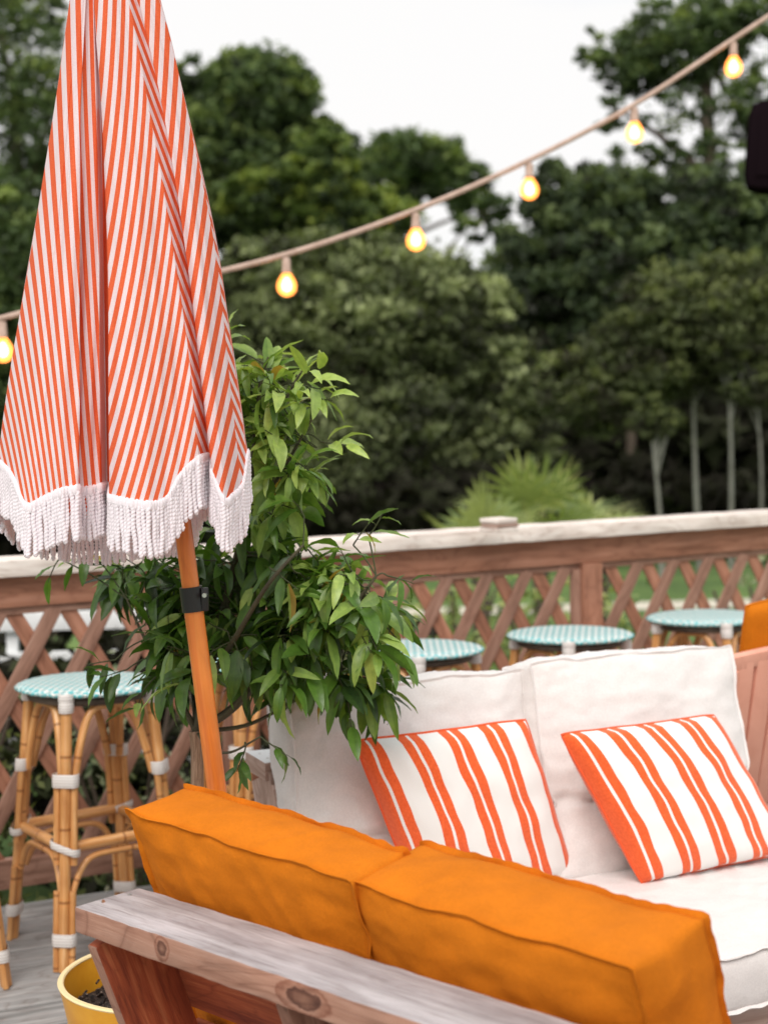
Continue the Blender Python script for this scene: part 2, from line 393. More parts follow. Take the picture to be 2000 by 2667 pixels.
# ------------------------------------------------------------------ deck railing
fence = thing('deck_railing', 'brown wooden deck railing with diagonal lattice and a whitish weathered cap', 'railing', F0, FA)
LF = 7.2; XS = -1.6
def fbox(name, x, y, z, L, W, T, m, **k): return board(name, TR(x, y, z), L, W, T, m, fence, **k)
xm = XS+LF/2
b = MB()
for i, (a, e) in enumerate(((XS, 0.9), (.902, 3.30), (3.302, XS+LF))):
    b.box(TR((a+e)/2, .045, 1.044+i*.001), e-a, .15, .052, .006, nseg=30, rough=.0025, seed=i*3+1)
b.build('cap_rail', M['cap'], fence)
fbox('top_rail', xm, .035, .969, LF, .04, .096, M['fence_red'], seed=4)
fbox('lattice_trim', xm, .043, .909, LF, .03, .022, M['fence'], seed=5)
fbox('bottom_rail', xm, .04, .10, LF, .04, .09, M['fence'], seed=6)
def lattice(b, x0, x1, y, sgn, mi, top0, pitch):
    z0, z1 = .14, .90; ang = R(60); h = z1-z0; dx = h/math.tan(ang)
    for k in range(-12, 24):
        xt = top0+k*pitch; xb = xt-sgn*dx; A = Vector((xt, y, z1)); B = Vector((xb, y, z0)); t0, t1 = 0., 1.
        lo_, hi_ = x0, x1
        for lim, inside in ((x0, lambda x: x >= x0), (x1, lambda x: x <= x1)):
            tt = (lim-A.x)/(B.x-A.x)
            ina, inb = inside(A.x), inside(B.x)
            if not ina and not inb: t0, t1 = 1, 0
            elif not ina: t0 = max(t0, tt)
            elif not inb: t1 = min(t1, tt)
        if t1-t0 < .05: continue
        P, Q = A.lerp(B, t0), A.lerp(B, t1); c = (P+Q)/2; d = Q-P
        b.box(Matrix.Translation(c) @ Matrix.Rotation(math.atan2(-d.z, d.x), 4, 'Y') @ Matrix.Rotation(R(90), 4, 'X'), d.length+.02, .048, .009, .0015, seed=k*1.3+sgn*5, mi=mi)
PX = [-.60, .80, 2.195, 3.60]
for i, (tp, pc) in enumerate(((.168, .1715), (2.086, .167), (2.421, .1725))):
    b = MB(); x0, x1 = PX[i]+.045, PX[i+1]-.075
    lattice(b, x0, x1, .03, 1, 0, tp, pc); lattice(b, x0, x1, .0405, -1, 1, tp+.048, pc)
    b.build('lattice_panel', [M['fence'], M['fence_red']], fence)
    board('panel_frame', TR(PX[i+1]-.062, .03, .53) @ Matrix.Rotation(R(90), 4, 'Y'), .74, .03, .03, M['fence'], fence, seed=i)
for x in PX: board('post', TR(x, .04, .41) @ Matrix.Rotation(R(-90), 4, 'Y'), 1.02, .075, .085, M['fence_red'], fence, seed=x*3)
bp = atZ(1312, 1388, 1.07)
blk = thing('wood_block', 'small stack of whitish wood offcuts lying on the railing cap', 'wood block', bp+FN*.03, FA+.12)
for i, (s, dx) in enumerate(((.10, 0), (.098, .003), (.094, -.002))):
    board('offcut', TR(dx, 0, .0095+i*.0165, rz=i*.04), s, .09, .015, M['cap'] if i != 1 else M['pale_wood'], blk, seed=i)

# ------------------------------------------------------------------ cushions
def cushion_mesh(w, h, t, bulge=.03, seed=0, res=(34, 30, 10), wr=.004, pinch=None, edge=.006, sag=0.0, shear=0.0, crease=0.0):
    """box cushion: x width, z height, y thickness; origin at centre. returns MB and corner function"""
    b = MB(); idx = {}; nx, nz, ny = res
    def pos(i, j, k):
        u, v, s = 2*i/nx-1, 2*j/nz-1, 2*k/ny-1
        x, z, y = u*w/2, v*h/2, s*t/2
        fx, fz, fy = (1-abs(u)**3.2), (1-abs(v)**3.2), (1-abs(s)**2.2)
        if k in (0, ny): y += (1 if s > 0 else -1)*bulge*(max(fx, 0)**.75)*(max(fz, 0)**.75)
        if i in (0, nx): x += (1 if u > 0 else -1)*bulge*.55*(max(fz, 0)**.6)*(max(fy, 0)**.8)
        if j in (0, nz): z += (1 if v > 0 else -1)*bulge*.55*(max(fx, 0)**.6)*(max(fy, 0)**.8)
        # edges pull in between corners
        ed = (abs(u) > .99)+(abs(v) > .99)+(abs(s) > .99)
        p = Vector((x, y, z))
        q = noise.noise_vector(p*9+Vector((seed*3.1, seed, 0)))*wr*1.6+noise.noise_vector(p*22+Vector((seed, 5, 2)))*wr*.6
        rdg = noise.noise(Vector((p.x*16, p.y*16, p.z*34))+Vector((seed*2, 1, 0)))
        q += Vector((0, rdg*wr*.7 if ed == 1 else 0, 0))
        if crease and ed == 1:
            a = noise.noise(Vector((p.x*6+p.z*5+seed, p.y*8, 0))); r1 = 1-abs(noise.noise(Vector(((p.x+p.z*.5)*24+a*2+seed*3, (p.z*.8-p.x*.3)*9, p.y*20))))*2.2
            r2 = 1-abs(noise.noise(Vector((p.x*13+seed, (p.z+p.y)*40+a*3, p.y*5))))*2.4
            am = .0020*crease*(max(0, r1)**3)*max(0, .3+a*2)+.0022*crease*(max(0, r2)**4)
            if crease < 0:      # long soft drag folds
                aa = p.x*.8+p.z*.6; bb = p.z*.8-p.x*.6
                am = -.0016*crease*(max(0, 1-abs(noise.noise(Vector((aa*13+a*1.2, bb*2.6, seed))))*3)**2)*max(0, .55+1.3*noise.noise(Vector((p.x*3.2, p.z*3.2, seed+4))))
            if k in (0, ny): q.y += am*(1 if s > 0 else -1)
            elif j in (0, nz): q.z += am*(1 if v > 0 else -1)
            else: q.x += am*(1 if u > 0 else -1)
        p += q; p.z -= shear*p.y
        if sag: p.z += sag*(1-u*u)*(1 if v > 0 else 0)*-1
        if pinch is not None and k in (0, ny):
            g = math.exp(-((v-pinch-.03*math.sin(u*3+seed))/.055)**2); p.y -= (1 if s > 0 else -1)*bulge*.75*g*(max(fx, 0)**.5)
            g2 = math.exp(-((v-pinch)/.16)**2); p.y += (1 if s > 0 else -1)*.006*math.sin(u*19+seed*2+v*6)*g2
        if pinch is not None and i in (0, nx):
            g = math.exp(-((v-pinch)/.08)**2); p.x -= (1 if u > 0 else -1)*bulge*.4*g
        return p
    def vid(i, j, k):
        if (i, j, k) not in idx: idx[(i, j, k)] = len(b.v); b.v.append(tuple(pos(i, j, k)))
        return idx[(i, j, k)]
    def quad(a, uv): b.f.append([vid(*q) for q in a]); b.uv += uv; b.mi.append(0)
    for i in range(nx):
        for j in range(nz):
            U = [(i/nx, j/nz), ((i+1)/nx, j/nz), ((i+1)/nx, (j+1)/nz), (i/nx, (j+1)/nz)]
            quad([(i, j, 0), (i+1, j, 0), (i+1, j+1, 0), (i, j+1, 0)], U)
            quad([(i, j, ny), (i, j+1, ny), (i+1, j+1, ny), (i+1, j, ny)], U)
    for i in range(nx):
        for k in range(ny):
            U = [(0, 0)]*4
            quad([(i, 0, k), (i, 0, k+1), (i+1, 0, k+1), (i+1, 0, k)], U); quad([(i, nz, k), (i+1, nz, k), (i+1, nz, k+1), (i, nz, k+1)], U)
    for j in range(nz):
        for k in range(ny):
            U = [(0, 0)]*4
            quad([(0, j, k), (0, j+1, k), (0, j+1, k+1), (0, j, k+1)], U); quad([(nx, j, k), (nx, j, k+1), (nx, j+1, k+1), (nx, j+1, k)], U)
    loops = []
    for k in (0, ny):
        lp = [(i, 0, k) for i in range(nx)]+[(nx, j, k) for j in range(nz)]+[(i, nz, k) for i in range(nx, 0, -1)]+[(0, j, k) for j in range(nz, 0, -1)]
        loops.append(([Vector(b.v[vid(*q)]) for q in lp], -1 if k == 0 else 1))
    return b, loops
def flange(loop, side, width=.013, wav=.004, seed=0, th=.0022, droop=0.0):
    """ruffled seam allowance standing off an edge loop"""
    b = MB(); P = []; n = len(loop)
    for i in range(n):
        a, c = loop[i], loop[(i+1) % n]
        for t in (0, .5): P.append(a.lerp(c, t))
    n = len(P); cen = sum(P, Vector())/n; vs = []; ar = 0.0
    for i, p in enumerate(P):
        tan = (P[(i+1) % n]-P[i-1]).normalized(); out = Vector((p.x-cen.x, 0, p.z-cen.z))
        # outward perpendicular in the face plane
        nrm = Vector((tan.z, 0, -tan.x)); nrm.normalize()
        if nrm.dot(out) < 0: nrm = -nrm
        ar += (P[i]-P[i-1]).length if i else 0; s1 = noise.noise(Vector((ar*11, seed, 0))); s2 = noise.noise(Vector((ar*34, seed, 9)))
        d = (nrm*1.0+Vector((0, side*(.55+.9*s1+.5*s2), 0))).normalized(); d.z -= droop
        wd = width*(1+.35*s2)
        q = p+d*wd+Vector((0, side, 0))*wav*s1*1.2+Vector((0, 0, wav*s2*.6))
        pb = p-nrm*.004-Vector((0, side*.002, 0)); oo = d.cross(tan).normalized()*th*.5
        vs += [pb+oo, q+oo, q-oo, pb-oo]
    fs = []
    for i in range(n):
        j = (i+1) % n
        for k in range(4): fs.append([i*4+k, j*4+k, j*4+(k+1) % 4, i*4+(k+1) % 4])
    b.add(vs, fs); return b
def cushion(name, label, cat, M4, w, h, t, m, group=None, fl=.013, seed=0, pm=None, **k):
    o0 = thing(name, label, cat, M4.to_translation(), 0, group); o0.rotation_euler = M4.to_euler()
    b, lp = cushion_mesh(w, h, t, seed=seed, **k); b.build('cover', m, o0, angle=180)
    for i, (l, s) in enumerate(lp): flange(l, s, fl, seed=seed*5+i, wav=fl*.35).build('seam', pm or m, o0, angle=60)
    return o0

# ------------------------------------------------------------------ wooden sofas
def sofa(name, label, org, ang, L, group=None, rt=None, rs=None, inner=None, depth=.80):
    t = thing(name, label, 'sofa', org, ang, group)
    rt = rt or M['rail_top']; rs = rs or M['rail_side']; inner = inner or M['red_wood']
    b = MB(); b.box(TR(L/2, .07, .657), L, .14, .046, .005, mi=1, topmi=0, nseg=60, rough=.0016, seed=3)
    b.build('back_rail', [rt, rs], t)
    rec = R(21)
    xs = [.022, .475, .93, L-.022]
    for i, x in enumerate(xs):
        h = .66
        c = Vector((x, .08, .633)); d = Vector((0, math.sin(rec), -math.cos(rec)))
        mid = c+d*(h/2)
        b = MB(); b.box(Matrix.Translation(mid) @ Matrix.Rotation(rec, 4, 'X') @ Matrix.Rotation(R(-90), 4, 'Y'), h, .134 if i in (0, 3) else .10, .026, .003, seed=i+2, nseg=6, rough=.0006, mi=0)
        # back edge keeps the lighter wood; wide faces red-brown, their shade in the colour
        for fi, f in enumerate(b.f):
            pass
        o = b.build('back_post', [inner if i in (0, 3) else rs, rs], t)
        me = o.data
        for p in me.polygons:
            if p.normal.y < -.5: p.material_index = 1
    bo = Vector((L/2, .155+.008, .633)); d = Vector((0, math.sin(rec), -math.cos(rec)))
    for q, (s0, wd) in enumerate(((.003, .19), (.24, .14))):
        b = MB(); b.box(Matrix.Translation(bo+d*(s0+wd/2)+Vector((0, 0, 0))) @ Matrix.Rotation(rec-R(90), 4, 'X'), L-.01, wd, .022, .003, nseg=20, rough=.0006, seed=5+q)
        b.build('back_board', inner, t)
    for x in (.022, L-.022):
        b = MB(); b.tube([(x-.002 if x < 1 else x, .045, .6801), (x, .045, .6812)], .0035, 10); b.build('screw', M['steel'], t)
        b = MB(); b.tube([(x, .100, .6801), (x, .100, .6812)], .0035, 10); b.build('screw', M['steel'], t)
    # seat frame
    for q, y in enumerate((.34, .34+.2, .34+.4, depth+.06)):
        board('seat_slat', TR(L/2, y, .236), L-.02, .15 if q < 3 else .12, .024, M['pale_wood'], t, seed=q+9)
    board('front_board', TR(L/2, depth+.135, .19), L, .026, .10, rs, t, seed=12)
    board('front_board', TR(L/2, depth+.137, .075), L, .022, .09, rs, t, seed=14)
    for x in (.03, L-.03):
        board('side_board', TR(x, depth/2+.22, .17) @ Matrix.Rotation(R(90), 4, 'Z'), depth-.25, .03, .10, rs, t, seed=x*3)
        board('leg', TR(x, depth+.08, .06) @ Matrix.Rotation(R(90), 4, 'Y'), .12, .07, .05, rs, t, seed=x*5)
    return t
OA = R(-42.8); OO = Vector((-.536, 2.678, 0))
sofa('wooden_sofa', 'weathered wooden sofa frame seen from behind, carrying the orange cushions', OO, OA-R(.7), 1.34, rs=M['rail_hero'])
WA = R(180+24.5); WO = Vector((.902, 4.449, 0))
sofa('wooden_sofa', 'wooden sofa frame under the off-white cushions, facing the camera', WO+Vector((math.cos(WA), math.sin(WA), 0))*.14, WA, 1.235, rs=M['pale_wood'], inner=M['pale_wood'], rt=M['whitepaint'])
def loc(O, A): return Matrix.Translation(O) @ Matrix.Rotation(A, 4, 'Z')
# orange back cushions (local frame of their sofa, leaning back)
def lean(O, A, x0, x1, yb, zb, h, t, rec, roll=0, yaw=0):
    """rear bottom edge at (yb, zb); leaning back by rec"""
    M4 = loc(O, A) @ Matrix.Translation(((x0+x1)/2, yb, zb)) @ Matrix.Rotation(yaw, 4, 'Z') @ Matrix.Rotation(rec, 4, 'X') @ Matrix.Rotation(roll, 4, 'Y')
    return M4 @ Matrix.Translation((0, t/2, h/2))
OC = 'orange box cushions on the near sofa'
cushion('back_cushion', 'orange box cushion at the left end of the near sofa', 'cushion', lean(OO, OA, -.045, .475, .325, .318, .50, .132, R(21), roll=R(3.6)), .52, .50, .132, M['orange'], OC, seed=1, fl=.009, bulge=.027, wr=.0042, shear=.22, res=(76, 64, 20), crease=-2.2)
cushion('back_cushion', 'orange box cushion at the near right end of the sofa', 'cushion', lean(OO, OA, .480, 1.008, .335, .286, .495, .172, R(20), yaw=R(-1), roll=R(2.0)), .528, .495, .172, M['orange'], OC, seed=2, fl=.009, bulge=.027, wr=.0042, shear=.22, res=(76, 64, 20), crease=-2.2)
# white cushions
WC = 'off-white cushions on the far sofa'
cushion('back_cushion', 'off-white back cushion partly behind the little tree', 'cushion', lean(WO, WA, .738, 1.352, .235, .318, .52, .13, R(14)), .614, .52, .13, M['white_f'], WC, seed=3, bulge=.034, fl=.006, pinch=-.28, wr=.005, res=(60, 54, 14), crease=1.3)
cushion('back_cushion', 'off-white back cushion next to the salmon chair', 'cushion', lean(WO, WA, .140, .730, .265, .332, .525, .14, R(15), roll=R(-.6)), .59, .525, .14, M['white_f'], WC, seed=4, bulge=.034, fl=.006, pinch=-.28, wr=.005, res=(60, 54, 14), crease=1.3)
def flat(O, A, x0, x1, y0, y1, z0, z1):
    return loc(O, A) @ Matrix.Translation(((x0+x1)/2, (y0+y1)/2, (z0+z1)/2)) @ Matrix.Rotation(R(90), 4, 'X')
cushion('seat_cushion', 'creased off-white seat cushion under the right striped pillow', 'cushion', flat(WO, WA, .0, .93, .27, 1.0, .252, .365), .93, .73, .112, M['white_f'], WC, seed=5, bulge=.016, fl=.009, wr=.003, res=(90, 70, 12), crease=-3.5)
cushion('seat_cushion', 'off-white seat cushion at the left end of the far sofa, mostly behind the orange cushions', 'cushion', flat(WO, WA, .945, 1.37, .27, 1.0, .252, .365), .425, .73, .112, M['white_f'], WC, seed=6, bulge=.014, fl=.009, wr=.006)
cushion('seat_cushion', 'orange seat cushion on the near sofa, hidden in front of its back cushions', 'cushion', flat(OO, OA, .03, 1.3, .32, .95, .252, .35), 1.27, .63, .10, M['orange'], OC, seed=8, bulge=.012, wr=.004)

# throw pillows
def pillow(name, label, cat, corners, puff, mf, mb=None, group=None, seed=0, pip=None, n=44, sink=.035, grow=1.035):
    TL, TRr, BR, BL = [Vector(c) for c in corners]; cen = (TL+TRr+BR+BL)/4
    TL, TRr, BR, BL = [cen+(c-cen)*grow for c in (TL, TRr, BR, BL)]
    ex = ((TRr+BR)-(TL+BL)).normalized(); ez = ((TL+TRr)-(BL+BR)); ez = (ez-ex*ez.dot(ex)).normalized(); ny = ez.cross(ex)  # ny points away from the viewer when ex right, ez up
    t = thing(name, label, cat, cen, 0, group); Mx = Matrix((ex, ny, ez)).transposed(); t.rotation_euler = Mx.to_euler(); inv = Mx.transposed()
    b = MB(); rim = {}
    def P(i, j, s):
        u, v = i/n, j/n
        du, dv = 2*u-1, 2*v-1
        # sides bow inward between the corners
        uu = .5+(du*(1-sink*(1-dv*dv)))/2; vv = .5+(dv*(1-sink*(1-du*du)))/2
        kk = 1-.022*(du*dv)**6-.012*(du*dv)**2; uu = .5+(uu-.5)*kk; vv = .5+(vv-.5)*kk
        p = TL*(1-uu)*vv+TRr*uu*vv+BR*uu*(1-vv)+BL*(1-uu)*(1-vv); p = inv @ (p-cen)
        e = max(0, (1-du**2))*max(0, (1-dv**2)); pf = puff*(e**.36)
        w = noise.noise(Vector((u*5+seed, v*5, s*3)))*.006+noise.noise(Vector((u*13+seed, v*6, s*3)))*.0035
        w *= min(1, e*6)
        edge = noise.noise(Vector((u*7, v*7, seed)))*.0035*min(1, .3+e*4)
        return Vector((p.x+edge, p.y+s*(pf+w), p.z+edge))
    N1 = n+1
    for s in (-1, 1):
        o = len(b.v)
        for j in range(N1):
            for i in range(N1): b.v.append(tuple(P(i, j, s)))
        for j in range(n):
            for i in range(n):
                f = [o+j*N1+i, o+j*N1+i+1, o+(j+1)*N1+i+1, o+(j+1)*N1+i]
                if s > 0: f = f[::-1]
                b.f.append(f); q = [(i/n, j/n), ((i+1)/n, j/n), ((i+1)/n, (j+1)/n), (i/n, (j+1)/n)]
                b.uv += q if s < 0 else q[::-1]; b.mi.append(0 if s < 0 else 1)
    b.build('cover', [mf, mb or mf], t, angle=70)
    lp = [P(i, 0, 0) for i in range(n)]+[P(n, j, 0) for j in range(n)]+[P(i, n, 0) for i in range(n, 0, -1)]+[P(0, j, 0) for j in range(n, 0, -1)]
    lp.append(lp[0]); bb = MB(); bb.tube(lp, .0032, 6, cap=False); bb.build('piping', pip or mf, t)
    return t
SP = 'striped throw pillows on the far sofa'
pillow('throw_pillow', 'orange striped white pillow nearer the little tree, half behind the orange cushions', 'pillow',
       [atY(925, 1932, 3.56), atY(1368, 1876, 3.74), atZ(1490, 2275, .375), atZ(1085, 2345, .375)], .078, M['stripe_pillow'], M['stripe_pillow'], SP, 1, M['coral_piping'])
pillow('throw_pillow', 'orange striped white pillow at the right end of the far sofa', 'pillow',
       [atY(1462, 1914, 3.70), atY(1858, 1864, 3.92), atZ(2050, 2220, .39), atZ(1672, 2300, .38)], .078, M['stripe_pillow'], M['stripe_pillow'], SP, 2, M['coral_piping'])

# ------------------------------------------------------------------ bar stools
def make_stool():
    t = thing('bar_stool', '', 'bar stool')
    b = MB(); n = 34
    prof = [(0.0, .755), (.06, .7555), (.12, .755), (.165, .7535), (.190, .750), (.205, .7445), (.2085, .7395), (.204, .7345), (.190, .7315), (.13, .733), (0, .734)]
    def wob(th, r, z): return (.0035*math.cos(n*th) if r > .18 else 0)
    b.lathe(prof, 136, 0, wob=wob); b.v = [(x*.89, y, z) for x, y, z in b.v]; b.build('seat', M['weave'], t, angle=70)
    b = MB(); b.tube([(.155*math.cos(a), .165*math.sin(a), .718) for a in np.linspace(0, 2*math.pi, 40)], .011, 8, cap=False); b.build('seat_ring', M['bark'], t)
    for k in range(4):
        a = math.pi/2*k; ca, sa = math.cos(a), math.sin(a); tx, ty = -sa, ca
        def pt(r, z, s=0): return Vector((ca*r+tx*s, sa*r+ty*s, z))
        def lr(z): return .178+(.735-z)*.105     # splay
        leg = MB(); leg.tube([pt(lr(.735), .735), pt(lr(.5), .5), pt(lr(.33), .33), pt(lr(.1), .1), pt(lr(0.0), 0.0)], .0155, 12)
        lo = leg.build('leg', M['rattan'], t)
        for s in (-1, 1):
            rod = MB(); rod.tube([pt(lr(.29)-.002, .285, s*.0245), pt(lr(.5)-.002, .50, s*.0245)], .0098, 10); rod.build('side_rod', M['rattan'], lo)
            rod = MB(); rod.tube([pt(lr(.20)-.002, .215, s*.0235), pt(lr(.10), .10, s*.0235), pt(lr(0), 0.0, s*.0225)], .0088, 10); rod.build('side_rod', M['rattan'], lo)
        def band(z, h, half, rr=.0165, tw=0.0):
            wr = MB(); pts = []
            for q in range(20):
                th = 2*math.pi*q/20; pts.append(((math.cos(th)*rr*1.10), math.copysign(half-rr, math.sin(th)) if abs(math.sin(th)) > .05 else 0, math.sin(th)*rr))
            vs = []; m = len(pts)
            for zz, sc in ((z-h/2, 1), (z-h/2+.002, 1.05), (z, 1.08), (z+h/2-.002, 1.05), (z+h/2, 1)):
                for (rx, s0, sy) in pts: vs.append(pt(lr(zz)+rx*sc, zz-tw*(s0+sy*sc), s0+sy*sc))
            wr.add(vs, [[i*m+q, i*m+(q+1) % m, (i+1)*m+(q+1) % m, (i+1)*m+q] for i in range(4) for q in range(m)])
            wr.build('binding', M['wrap'], lo)
        band(.513, .036, .0365, .0165); band(.087, .034, .033, .0165); band(.712, .034, .0195, .0188); band(.736, .022, .021, .0192)
        band(.332, .020, .040, .0195, .35)
    for k in range(4):
        a0 = math.pi/2*k; a1 = a0+math.pi/2; A = Vector((math.cos(a0), math.sin(a0), 0)); B = Vector((math.cos(a1), math.sin(a1), 0))
        def lr(z): return .178+(.735-z)*.105
        d = (B-A).normalized()
        def on(s, z, inset=0): # s 0..1 between two legs with clearance for the poles
            p = A*lr(z)+d*.0245; q = B*lr(z)-d*.0245; return (p.lerp(q, s))*(1-inset)+Vector((0, 0, z))
        b = MB(); pts = []
        for q in range(25):
            s = q/24; z = .50+(.703-.50)*(1-abs(2*s-1)**2.6)
            se = .5-.5*math.copysign(abs(1-2*s)**.62, 1-2*s)
            pts.append(on(se if 0 < q < 24 else s, z))
        b.tube(pts, .0112, 10); b.build('arch', M['rattan'], t)
        r = lr(.33); b = MB(); b.tube([A*r+Vector((0, 0, .33))+d*.01, B*r+Vector((0, 0, .33))-d*.01], .0155, 10); b.build('stretcher', M['rattan'], t)
        b = MB(); pts = []
        for q in range(25):
            s = q/24; z = .21+(.300-.21)*(1-abs(2*s-1)**3.2)
            se = .5-.5*math.copysign(abs(1-2*s)**.62, 1-2*s)
            pts.append(on(se if 0 < q < 24 else s, z))
        b.tube(pts, .009, 10); b.build('brace', M['rattan'], t)
    return t
def copy_tree(o, parent=None):
    c = o.copy(); C.objects.link(c)
    if parent: c.parent = parent
    for ch in [x for x in bpy.data.objects if x.parent == o]: copy_tree(ch, c)
    return c
st0 = make_stool(); bpy.context.view_layer.update()
stools = [((-.842, 4.52), 260, 'rattan stool left of the little tree, its front leg fully in view'),
          ((-1.27, 4.12), 282, 'rattan stool cut off by the left edge, only one foot showing'),
          ((-.36, 4.83), 250, 'rattan stool hidden behind the little tree, legs showing beside the umbrella pole'),
          ((.098, 5.06), 270, 'rattan stool with turquoise seat just right of the little tree, behind the left white cushion'),
          ((.611, 5.32), 262, 'middle one of the turquoise-seated stools above the white sofa back, below the railing post'),
          ((1.133, 5.68), 282, 'turquoise-seated stool behind the salmon chair and its orange pillow')]
cps = [st0]+[copy_tree(st0) for _ in stools[1:]]
for o, ((x, y), a, lb) in zip(cps, stools):
    o.location = (x, y, 0); o.rotation_euler = (0, 0, R(a)); o['label'] = lb; o['group'] = 'rattan bar stools along the railing'

# ------------------------------------------------------------------ salmon chair seen from behind, with an orange pillow
ch = thing('slatted_chair', 'salmon pink slatted chair seen from behind at the right edge of the white sofa', 'chair', (1.165, 4.60, 0), R(24))
def chz(z): return -(z-.36)*.30      # back leans towards the viewer
for k in range(7):
    x0 = -.245+k*.0655; 
    b = MB(); z0, z1 = .36, .80
    xt = x0*1.12; A = Vector((x0*.92, chz(z0), z0)); B = Vector((xt*.96, chz(z1), z1)); d = B-A
    Mx = Matrix((d.normalized(), Vector((1, 0, 0)), d.normalized().cross(Vector((1, 0, 0))))).transposed().to_4x4(); Mx.translation = (A+B)/2
    b.box(Mx, d.length, .0595, .018, .004); b.build('back_slat', M['salmon'], ch)
b = MB(); Q = smoothpath([(-.31, chz(.80)+.004, .795), (-.15, chz(.81)+.004, .812), (.03, chz(.82)+.004, .82), (.25, chz(.82)+.004, .815)], 6)
for p, q in zip(Q[:-1], Q[1:]):
    m_ = (p+q)/2; d = q-p; b.box(Matrix.Translation(m_) @ Matrix.Rotation(math.atan2(-d.z, d.x), 4, 'Y') @ Matrix.Rotation(R(16.5), 4, 'X'), d.length+.004, .024, .042, .002)
b.build('top_rail', M['salmon'], ch)
board('lower_rail', TR(-.04, .012, .355), .50, .03, .07, M['salmon'], ch)
board('back_stile', TR(-.30, chz(.57), .565) @ Matrix.Rotation(R(16.5), 4, 'X') @ Matrix.Rotation(R(90), 4, 'Y'), .44, .03, .03, M['salmon'], ch)
board('back_stile', TR(.225, chz(.57), .565) @ Matrix.Rotation(R(16.5), 4, 'X') @ Matrix.Rotation(R(90), 4, 'Y'), .44, .03, .03, M['salmon'], ch)
for k in range(5): board('seat_slat', TR(-.04, .06+k*.09, .385-k*.003), .50, .08, .02, M['salmon'], ch)
for x in (-.27, .19):
    for y in (.02, .44): board('leg', TR(x, y, .185) @ Matrix.Rotation(R(90), 4, 'Y'), .37, .04, .04, M['salmon'], ch)
L4 = loc(Vector((1.23, 4.62, 0)), R(24))
pillow('throw_pillow', 'plain orange pillow standing on the salmon chair at the right edge', 'pillow',
       [L4 @ Vector(q) for q in ((-.255, -.03, .935), (.17, -.03, .99), (.17, .10, .43), (-.215, .10, .43))], .06, M['orange'], M['orange'], None, 5, M['orange'])

# ------------------------------------------------------------------ umbrella
UY = 3.12
pA = atY(484, 1430, UY); pB = atY(563, 2045, UY); pd = (pA-pB).normalized()
base = pB-pd*((pB.z)/pd.z); tip = pA+pd*((2.72-pA.z)/pd.z)
um = thing('garden_umbrella', 'closed orange and white striped umbrella with white corded fringe on a wooden pole', 'umbrella', base)
lo3 = lambda p: Vector(p)-base
clz = atY(517, 1560, UY).z
def onp(z): return base+pd*((z-base.z)/pd.z)
b = MB(); b.tube([lo3(onp(z)) for z in (0.02, clz)], .0192, 24); b.build('lower_pole', M['pole'], um)
b = MB(); b.tube([lo3(onp(z)) for z in (clz-.01, 2.66)], .0172, 24); b.build('upper_pole', M['pole'], um)
b = MB(); b.tube([lo3(onp(2.65)), lo3(onp(2.70)), lo3(onp(2.74))], lambda t: .02*(1-t*.7), 16); b.build('finial', M['pole'], um)
cl = MB(); cl.tube([lo3(onp(clz-.024)), lo3(onp(clz-.023)), lo3(onp(clz+.023)), lo3(onp(clz+.024))], lambda t: .0225, 24)
q = lo3(onp(clz)); cl.box(Matrix.Translation(q+Vector((.026, -.008, 0))), .014, .012, .046, .003)
clo = cl.build('pole_clamp', M['black'], um)
b = MB(); b.tube([q+Vector((.027, -.030, .010)), q+Vector((.027, -.006, .010))], .0045, 12); b.build('screw', M['steel'], clo)
b = MB(); b.lathe([(0, .0), (.23, .0), (.24, .01), (.235, .04), (.06, .055), (.04, .06), (.03, .30), (.022, .30), (.022, .06), (0, .06)], 40); b.build('base', M['concrete'], um)

ROW = [-510, 0, 300, 600, 900, 1200]
AX = 246
